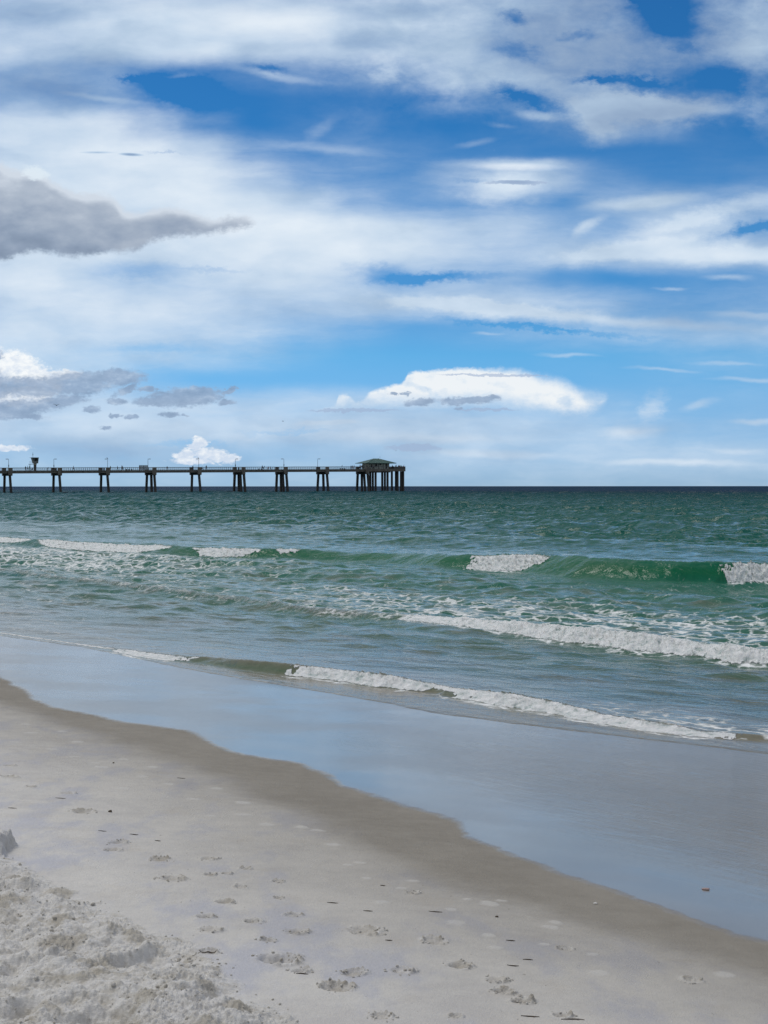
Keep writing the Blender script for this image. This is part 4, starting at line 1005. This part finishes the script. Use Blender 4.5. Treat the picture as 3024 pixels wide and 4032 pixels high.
BE = [('pelvis', 'belly'), ('belly', 'chest'), ('chest', 'neck'), ('neck', 'head'), ('head', 'crown'), ('chest', 'lsh'), ('lsh', 'lel'), ('lel', 'lwr'), ('lwr', 'lha'), ('chest', 'rsh'), ('rsh', 'rel'), ('rel', 'rwr'), ('rwr', 'rha'),
      ('pelvis', 'lhip'), ('lhip', 'lkn'), ('lkn', 'lan'), ('lan', 'lto'), ('pelvis', 'rhip'), ('rhip', 'rkn'), ('rkn', 'ran'), ('ran', 'rto')]
def lerp(a, b, f): return tuple(a[i] + (b[i] - a[i]) * f for i in range(3))
LIB = {}
for kd in ('stand', 'walk', 'lean', 'rod', 'sit'):
    P = pose(kd)
    body = skinned('body', P, BE, M['skin'])
    hp = Vector(P['head'][:3])            # nose, and a cap of hair
    g = lambda k_, e_: P[k_][:3] + (P[k_][3] + e_,)
    sh = {k_: g(k_, .022) for k_ in ('pelvis', 'belly', 'chest', 'lsh', 'rsh')}
    for s_ in 'lr': sh[s_ + 'sl'] = lerp(P[s_ + 'sh'], P[s_ + 'el'], .75) + (.068,)
    shirt = skinned('shirt', sh, [('pelvis', 'belly'), ('belly', 'chest'), ('chest', 'lsh'), ('lsh', 'lsl'), ('chest', 'rsh'), ('rsh', 'rsl')], M['navy'])
    tr = {k_: g(k_, .018) for k_ in ('pelvis', 'lhip', 'rhip')}; lg = {k_: g(k_, .02) for k_ in ('pelvis', 'lhip', 'rhip', 'lkn', 'rkn', 'lan', 'ran')}
    for s_ in 'lr': tr[s_ + 'sn'] = lerp(P[s_ + 'hip'], P[s_ + 'kn'], .85) + (.095,)
    shorts = skinned('shorts', tr, [('pelvis', 'lhip'), ('lhip', 'lsn'), ('pelvis', 'rhip'), ('rhip', 'rsn')], M['navy'])
    trous = skinned('trousers', lg, [('pelvis', 'lhip'), ('lhip', 'lkn'), ('lkn', 'lan'), ('pelvis', 'rhip'), ('rhip', 'rkn'), ('rkn', 'ran')], M['navy'])
    hm = MB().ball((hp.x, hp.y + .03, hp.z + .055), .112, (.92, 1.02, .95)); ho = hm.build('hair', M['hair'], None, True); hairm = ho.data; bpy.data.objects.remove(ho)
    LIB[kd] = (body, shirt, shorts, trous, hairm)
TOP = {'navy': 'navy', 'black': 'black', 'red': 'red', 'pale aqua': 'aqua', 'white': 'white', 'grey': 'grey', 'teal': 'teal_c', 'pink': 'pink'}
npeople = 0
def person(px, q, kd, face, top, bot, long_, label, scale=1.0, dz=0.0):
    """face: heading in degrees in pier coordinates, 0 looks at the near rail, 180 out over the far rail"""
    a = a_of(px, q); e_ = empty('person', pw(a, q, ztop(a) + .005 + dz), PA + R(face)); tag(e_, label, 'person', 'people on the pier')
    body, shirt, shorts, trous, hairm = LIB[kd]
    def part(nm, me, mat):
        o = bpy.data.objects.new(nm, me); COL.objects.link(o); o.parent = e_
        o.material_slots[0].link = 'OBJECT'; o.material_slots[0].material = M[mat]
    part('body', body, 'skin'); part('shirt', shirt, TOP[top]); part('trousers' if long_ else 'shorts', trous if long_ else shorts, TOP[bot]); part('hair', hairm, 'hair')
    e_.scale = (scale,) * 3
    return e_
PEOPLE = [
 (101.3, 5.5, 'stand', 150, 'teal', 'navy', True, 'person in dark teal standing at the far rail, leftmost of the two in dark clothes', 1.0, 0),
 (109.6, 5.0, 'walk', 80, 'black', 'black', True, 'broad person all in black walking left of the watchtower', 1.06, 0),
 (117.5, 1.6, 'stand', 10, 'pale aqua', 'pale aqua', True, 'person in pale aqua clothes standing just left of the watchtower', 1.0, 0),
 (127.5, 5.8, 'sit', 200, 'black', 'grey', True, 'person in black crouched low below the watchtower balcony', .95, 0),
 (187, 5.5, 'lean', 90, 'black', 'black', True, 'person in black bending down on the span right of the watchtower', .82, 0),
 (290, 3.5, 'walk', -90, 'grey', 'navy', True, 'lone walker in grey between the second and third pile caps', 1.0, 0),
 (435.5, 3.0, 'stand', 20, 'pale aqua', 'white', False, 'person in a pale aqua top right beside the gull lamp post', .98, 0),
 (463, 3.5, 'walk', 90, 'navy', 'teal', True, 'walker in navy alone between the aqua top and the dark couple', .98, 0),
 (480, 3.2, 'walk', -90, 'black', 'black', True, 'taller of the dark couple walking before the three-legged bench', 1.08, 0),
 (483.2, 4.8, 'walk', -90, 'black', 'grey', True, 'shorter of the dark couple, half hidden by the taller one', .98, 0),
 (550.2, 2.8, 'stand', 30, 'teal', 'red', False, 'person in red shorts standing at the left end of the windscreen', 1.05, 0),
 (658.5, 5.5, 'stand', 180, 'grey', 'grey', True, 'small lone figure in grey by the rail, midway between windscreen and seated angler', .92, 0),
 (759.5, 5.2, 'rod', 180, 'black', 'navy', True, 'angler in black at the end block left of the second gull lamp post', .98, 0),
 (796, 1.5, 'sit', 60, 'navy', 'navy', True, 'person in navy sitting low just right of the second gull lamp post', 1.0, 0),
 (812.6, 3.5, 'stand', 0, 'black', 'navy', True, 'man in black standing upright right of the second gull lamp post', 1.08, 0),
 (1033, 5.8, 'rod', 180, 'black', 'black', True, 'person in black standing behind the leaning one, right of the two-legged bench', 1.0, 0),
 (1038.6, 3.0, 'lean', 100, 'navy', 'black', True, 'person in navy leaning over, right of the two-legged bench', .93, 0),
 (1056.5, 3.0, 'sit', -60, 'pink', 'grey', False, 'left one of the two people seated near the eighth pile cap', 1.0, 0),
 (1064.8, 3.2, 'sit', 60, 'red', 'navy', False, 'seated person in red, right one of the two near the eighth pile cap', 1.0, 0),
 (1382.5, 4.5, 'stand', 170, 'teal', 'navy', True, 'person in teal, leftmost of the crowd before the pavilion', .95, 0),
 (1388.8, 4.5, 'stand', 120, 'grey', 'pink', False, 'person in pink shorts facing the one in pink, left part of the crowd', .96, 0),
 (1394.6, 3.8, 'walk', -110, 'pink', 'navy', False, 'person in a pink top, third from the left in the crowd', 1.02, 0),
 (1418, 3.5, 'stand', 200, 'pink', 'black', True, 'tallest person left of the pavilion, in a pink shirt', 1.13, 0),
 (1421.5, 4.8, 'lean', 90, 'navy', 'black', True, 'person in navy leaning behind the tallest one', 1.05, 0),
 (1426.3, 2.0, 'stand', 180, 'black', 'navy', True, 'person in black over the left side of the last pile cap', .98, 0),
 (1432.2, 5.0, 'stand', 180, 'teal', 'navy', True, 'person in teal over the middle of the last pile cap', 1.0, 0),
 (1445.3, 3.0, 'lean', 160, 'navy', 'navy', True, 'person in navy leaning at the pavilion roof\'s left tip', 1.0, 0),
 (1468.5, 0.0, 'stand', 20, 'white', 'black', True, 'person in a white top in front of the pavilion wall', 1.0, 0),
 (1472.5, 0.0, 'lean', 40, 'navy', 'navy', True, 'person in navy beside the white top at the pavilion wall', .9, 0),
 (1545, 1.0, 'stand', 40, 'navy', 'black', True, 'person in navy just right of the pavilion wall', 1.0, 0),
 (1548, 2.5, 'lean', 190, 'black', 'black', True, 'person in black bending right of the pavilion wall', .95, 0),
 (1559.4, 5.0, 'rod', 180, 'grey', 'navy', True, 'tall angler in grey standing alone right of the pavilion roof', 1.08, 0),
 (1569.6, 4.0, 'stand', 180, 'navy', 'navy', True, 'left one of the close pair at the parapet', 1.0, 0),
 (1573, 4.4, 'stand', 180, 'red', 'navy', True, 'right one of the close pair at the parapet, in red', 1.0, 0),
 (1579.8, 3.0, 'lean', 180, 'pale aqua', 'navy', True, 'person in a pale aqua top leaning on the parapet', 1.03, 0),
 (1584.5, 2.0, 'lean', -100, 'black', 'navy', True, 'person in black stooping near the outer corner of the pier', .9, 0),
 (1589.2, 1.2, 'rod', -100, 'red', 'black', True, 'person in red at the very end of the pier', .93, 0),
]
for p_ in PEOPLE: person(*p_)
def rod(px, q, dx_, up, label):
    a = a_of(px, q); e_ = pw(a, q, ztop(a) + 1.05)
    o = MB().tube((0, 0, 0), (dx_, 1.2, up), .03, .012, n=5).build('fishing_rod', M['dark']); o.location = e_; tag(o, label, 'fishing rod', 'fishing rods on the pier')
rod(1560.0, 4.6, .4, 1.0, 'thin dark rod held by the tall angler right of the pavilion')
rod(1590.0, 1.0, .5, 1.0, 'thin dark rod at the very end of the pier')
rod(760.2, 4.9, .25, 1.2, 'thin dark rod held by the angler left of the second gull lamp post')

# ------------------------------------------------------------------ gulls
def gull_mesh(flying, dih=.35):
    J = dict(mid=(0, 0, 0, .075), tail=(0, .26, .01, .03), tip=(0, .36, .015, .02), breast=(0, -.12, .0, .07), neck=(0, -.2, .03, .04), head=(0, -.26, .05, .042), beak=(0, -.35, .04, .010))
    E = [('mid', 'tail'), ('tail', 'tip'), ('mid', 'breast'), ('breast', 'neck'), ('neck', 'head'), ('head', 'beak')]
    if flying:
        for s_, x in (('l', -1), ('r', 1)):
            J[s_ + 'a'] = (x * .14, -.05, .06, (.05, .028)); J[s_ + 'b'] = (x * .32, -.10, .06 + dih * .42, (.05, .02)); J[s_ + 'c'] = (x * .50, -.03, .06 + dih * .52, (.04, .014)); J[s_ + 'd'] = (x * .66, .06, .06 + dih * .58, (.015, .008))
            E += [('mid', s_ + 'a'), (s_ + 'a', s_ + 'b'), (s_ + 'b', s_ + 'c'), (s_ + 'c', s_ + 'd')]
    else:
        for s_, x in (('l', -.035), ('r', .035)):
            J[s_ + 'k'] = (x, .02, -.12, .014); J[s_ + 'f'] = (x, .0, -.19, .012); E += [('mid', s_ + 'k'), (s_ + 'k', s_ + 'f')]
    return skinned('seagull', J, E, M['bird'])
gf, gp = gull_mesh(True), gull_mesh(False)
def gull(me, loc, rz, label, rx=0.0, sc=1.0):
    o = bpy.data.objects.new('seagull', me); COL.objects.link(o); o.location = loc; o.rotation_euler = (rx, 0, rz); o.scale = (sc,) * 3
    tag(o, label, 'seagull', 'gulls over the pier'); return o
def ray(px, py, Yd): return Vector(((px - 1512) / FOC * Yd, Yd, CAM_H + (HOR - py) / FOC * Yd))
gull(gf, ray(224, 1596, 235), R(20), 'large gull flying with raised wings under the grey cloud at the left', R(-8), .80)
gull(gf, ray(1114.5, 1659, 420), R(70), 'tiny gull in mid air between the antenna lamp post and the thunderhead', R(5), .8)
gull(gf, ray(1496, 1800.5, 640), R(100), 'gull hovering just above the ridge of the pavilion roof', 0, .8)
gull(gf, ray(1558.5, 1775.5, 560), R(40), 'gull flying high to the right of the pavilion', R(20), .75)
for l_, lb in ((l3, 'gull perched on the lamp post beside the strolling people'), (l5, 'gull perched on the lamp post near the standing man in black')):
    e_, zt = l_; o = gull(gp, (e_.location.x - .1, e_.location.y, zt + .22 * 1.35), R(-70), lb, R(-50), 1.35)
a = a_of(1346.6, WID - .02); gull(gp, pw(a, WID - .02, ztop(a) + 1.13 + .19 * 1.5), R(80), 'bird perched on the far rail above the three-legged bench', R(-60), 1.5)

# ------------------------------------------------------------------ flotsam on the sand
def stick(px, py, wpx, bend, label, mat='twig', th=.0022):
    x, y = hit(px, py); k = y / FOC; L = wpx * k / 2
    z = gz(x, y); pts = []
    ang = math.radians(-bend * 12)
    for i in range(7):
        f = i / 6 * 2 - 1
        dx_, dy_ = f * L * math.cos(ang), f * L * math.sin(ang) * .6 + bend * .35 * L * (f * f)
        pts.append(Vector((dx_, dy_, 0)))
    for p in pts: p.z = gz(x + p.x, y + p.y) - z + th * .9
    m_ = MB()
    J = {str(i): (p.x, p.y, p.z, th * (1 - .55 * abs(i / 3 - 1))) for i, p in enumerate(pts)}
    J['b'] = (pts[4].x + L * .12, pts[4].y - L * .22, pts[4].z + th, th * .4)
    me = skinned('twig', J, [(str(i), str(i + 1)) for i in range(6)] + [('4', 'b')], M[mat]); m_.bm.free()
    o = bpy.data.objects.new('twig', me); COL.objects.link(o); o.location = (x, y, z); tag(o, label, 'twig', 'dark twigs washed up on the dry sand')
for s_ in [(2090,4017,75,.3,'dark wavy twig near the bottom edge, left of the longest one'), (2258,4026,95,-.4,'longest dark twig, cut by the bottom edge of the beach view'),
           (2022,3813,48,.8,'thin bowl-shaped twig just left of another of its kind'), (2080,3787,42,-.6,'small twig rising to the right, above the bowl-shaped one'),
           (1308,3564,45,.1,'short straight dark twig high on the pale sand'), (1448,3598,38,.1,'short dark twig right of the similar straight one'), (1187,3847,50,-.2,'dark twig at the foot of the broken crust near the mound'),
           (1530,3716,30,0,'small dark twig below the largest broken footprint'), (1715,3600,55,.3,'reddish thin twig near the damp band'), (2012,3712,38,.2,'slim twig alone by the lower damp band'),
           (233,3149,42,.1,'dark twig on the upper left sand, above a footprint'), (43,3187,35,-.1,'dark twig close to the left edge of the beach'), (710,3067,34,.4,'dark twig lying in a pale scuff on the damp sand'),
           (523,3294,36,.3,'curled dark twig above the pair of broken footprints'), (398,3280,34,.2,'pale curled twig left of the darker curled one'), (617,3320,24,.1,'tiny dark twig above the wide footprint'), (1506,3494,22,.2,'tiny twig in a pale scuff mid beach'), (815,3758,75,.2,'twig half buried at the tip of the loose mound')]:
    stick(*s_)
def bead(name, px, py, r, sc, mat, label, cat):
    x, y = hit(px, py); o = MB().ball((0, 0, 0), r, sc).build(name, M[mat], None, True)
    for v in o.data.vertices: v.co *= 1 + .12 * math.sin(v.co.x * 400 + v.co.y * 300)
    o.location = (x, y, gz(x, y) + r * sc[2] * .6); tag(o, label, cat)
bead('sea_shell', 2783, 3516, .015, (1.3, .9, .35), 'shell', 'pinkish shell lying in the wet mirror of the swash', 'shell')
bead('pebble', 2347, 3563, .008, (1.2, 1, .6), 'pebble', 'tiny white pebble on the damp brown sand', 'pebble')
bead('pebble', 1957, 3618, .006, (1.2, 1, .6), 'twig', 'tiny dark pebble by the pale scuffs of the lower beach', 'pebble')
bead('pebble', 430, 3203, .009, (1.2, 1, .8), 'twig', 'dark pebble right of the uppermost large footprint', 'pebble')
bead('pebble', 443, 3007, .006, (1.2, 1, .8), 'twig', 'tiny dark pebble on the upper damp band', 'pebble')

# clods of damp sand broken out of the trodden mound: nobody could count them
rc = np.random.RandomState(9); base_v = []; base_f = []
ico = bmesh.new(); bmesh.ops.create_icosphere(ico, subdivisions=1, radius=1.0)
iv = np.array([v.co[:] for v in ico.verts]); ifc = np.array([[v.index for v in f.verts] for f in ico.faces]); ico.free()
VV = []; FF = []; cnt = 0
def clod(x, y, r):
    global cnt
    s3 = rc.uniform(.7, 1.3, 3) * np.array([1, 1, .75]); th = rc.uniform(0, 6.28)
    v = iv * s3 * (1 + rc.uniform(-.38, .38, (len(iv), 1))) * r
    v = np.stack([v[:, 0] * math.cos(th) - v[:, 1] * math.sin(th), v[:, 0] * math.sin(th) + v[:, 1] * math.cos(th), v[:, 2]], 1)
    VV.append(v + np.array([x, y, gz(x, y) + r * .25])); FF.append(ifc + cnt * len(iv)); cnt += 1
tm0, tm1 = mt[:, 0], mt[:, 1]
for _ in range(9000):
    y = rc.uniform(3.9, 8.6); x = rc.uniform(-2.4, 1.1)
    if x < -.29 * y - .6: continue
    t_, s_ = ts(x, y); dd = np.interp(t_, tm0, tm1) - s_
    if dd < -.02: continue
    dn = float(fbm(np.array([x * 2.7]), np.array([y * 2.7]), 3, .6, seed=91)[0])
    if dn < .02 and rc.rand() < .75: continue
    clod(x, y, rc.uniform(.002, .0055) if rc.rand() < .93 else rc.uniform(.0055, .010))
for (px, py, wd) in PRINTS:
    if wd == 0: continue
    fx, fy = hit(px, py); r = wd / 2 / FOC * math.hypot(fx, fy)
    for _ in range(int(wd / 7)):
        th = rc.uniform(0, 6.28); k_ = rc.uniform(.5, 1.3); clod(fx + r * k_ * math.cos(th), fy + r * k_ * math.sin(th), rc.uniform(.0015, .005) * (.5 + wd / 160))
mc_, n, b = new_mat('damp_clods'); geo = n.new('ShaderNodeNewGeometry')
n.put(b.inputs['Base Color'], n.ramp(n.noise(geo.outputs['Position'], 30, 4, .7), [(.3, (.36, .33, .27)), (.7, (.60, .58, .54))], 'LINEAR')); b.inputs['Roughness'].default_value = .95
cl_o = mesh_np('sand_clods', np.concatenate(VV), np.concatenate(FF), mc_, smooth=False)
cl_o['kind'] = 'stuff'; cl_o['label'] = 'small clods of damp sand scattered over the trodden mound'
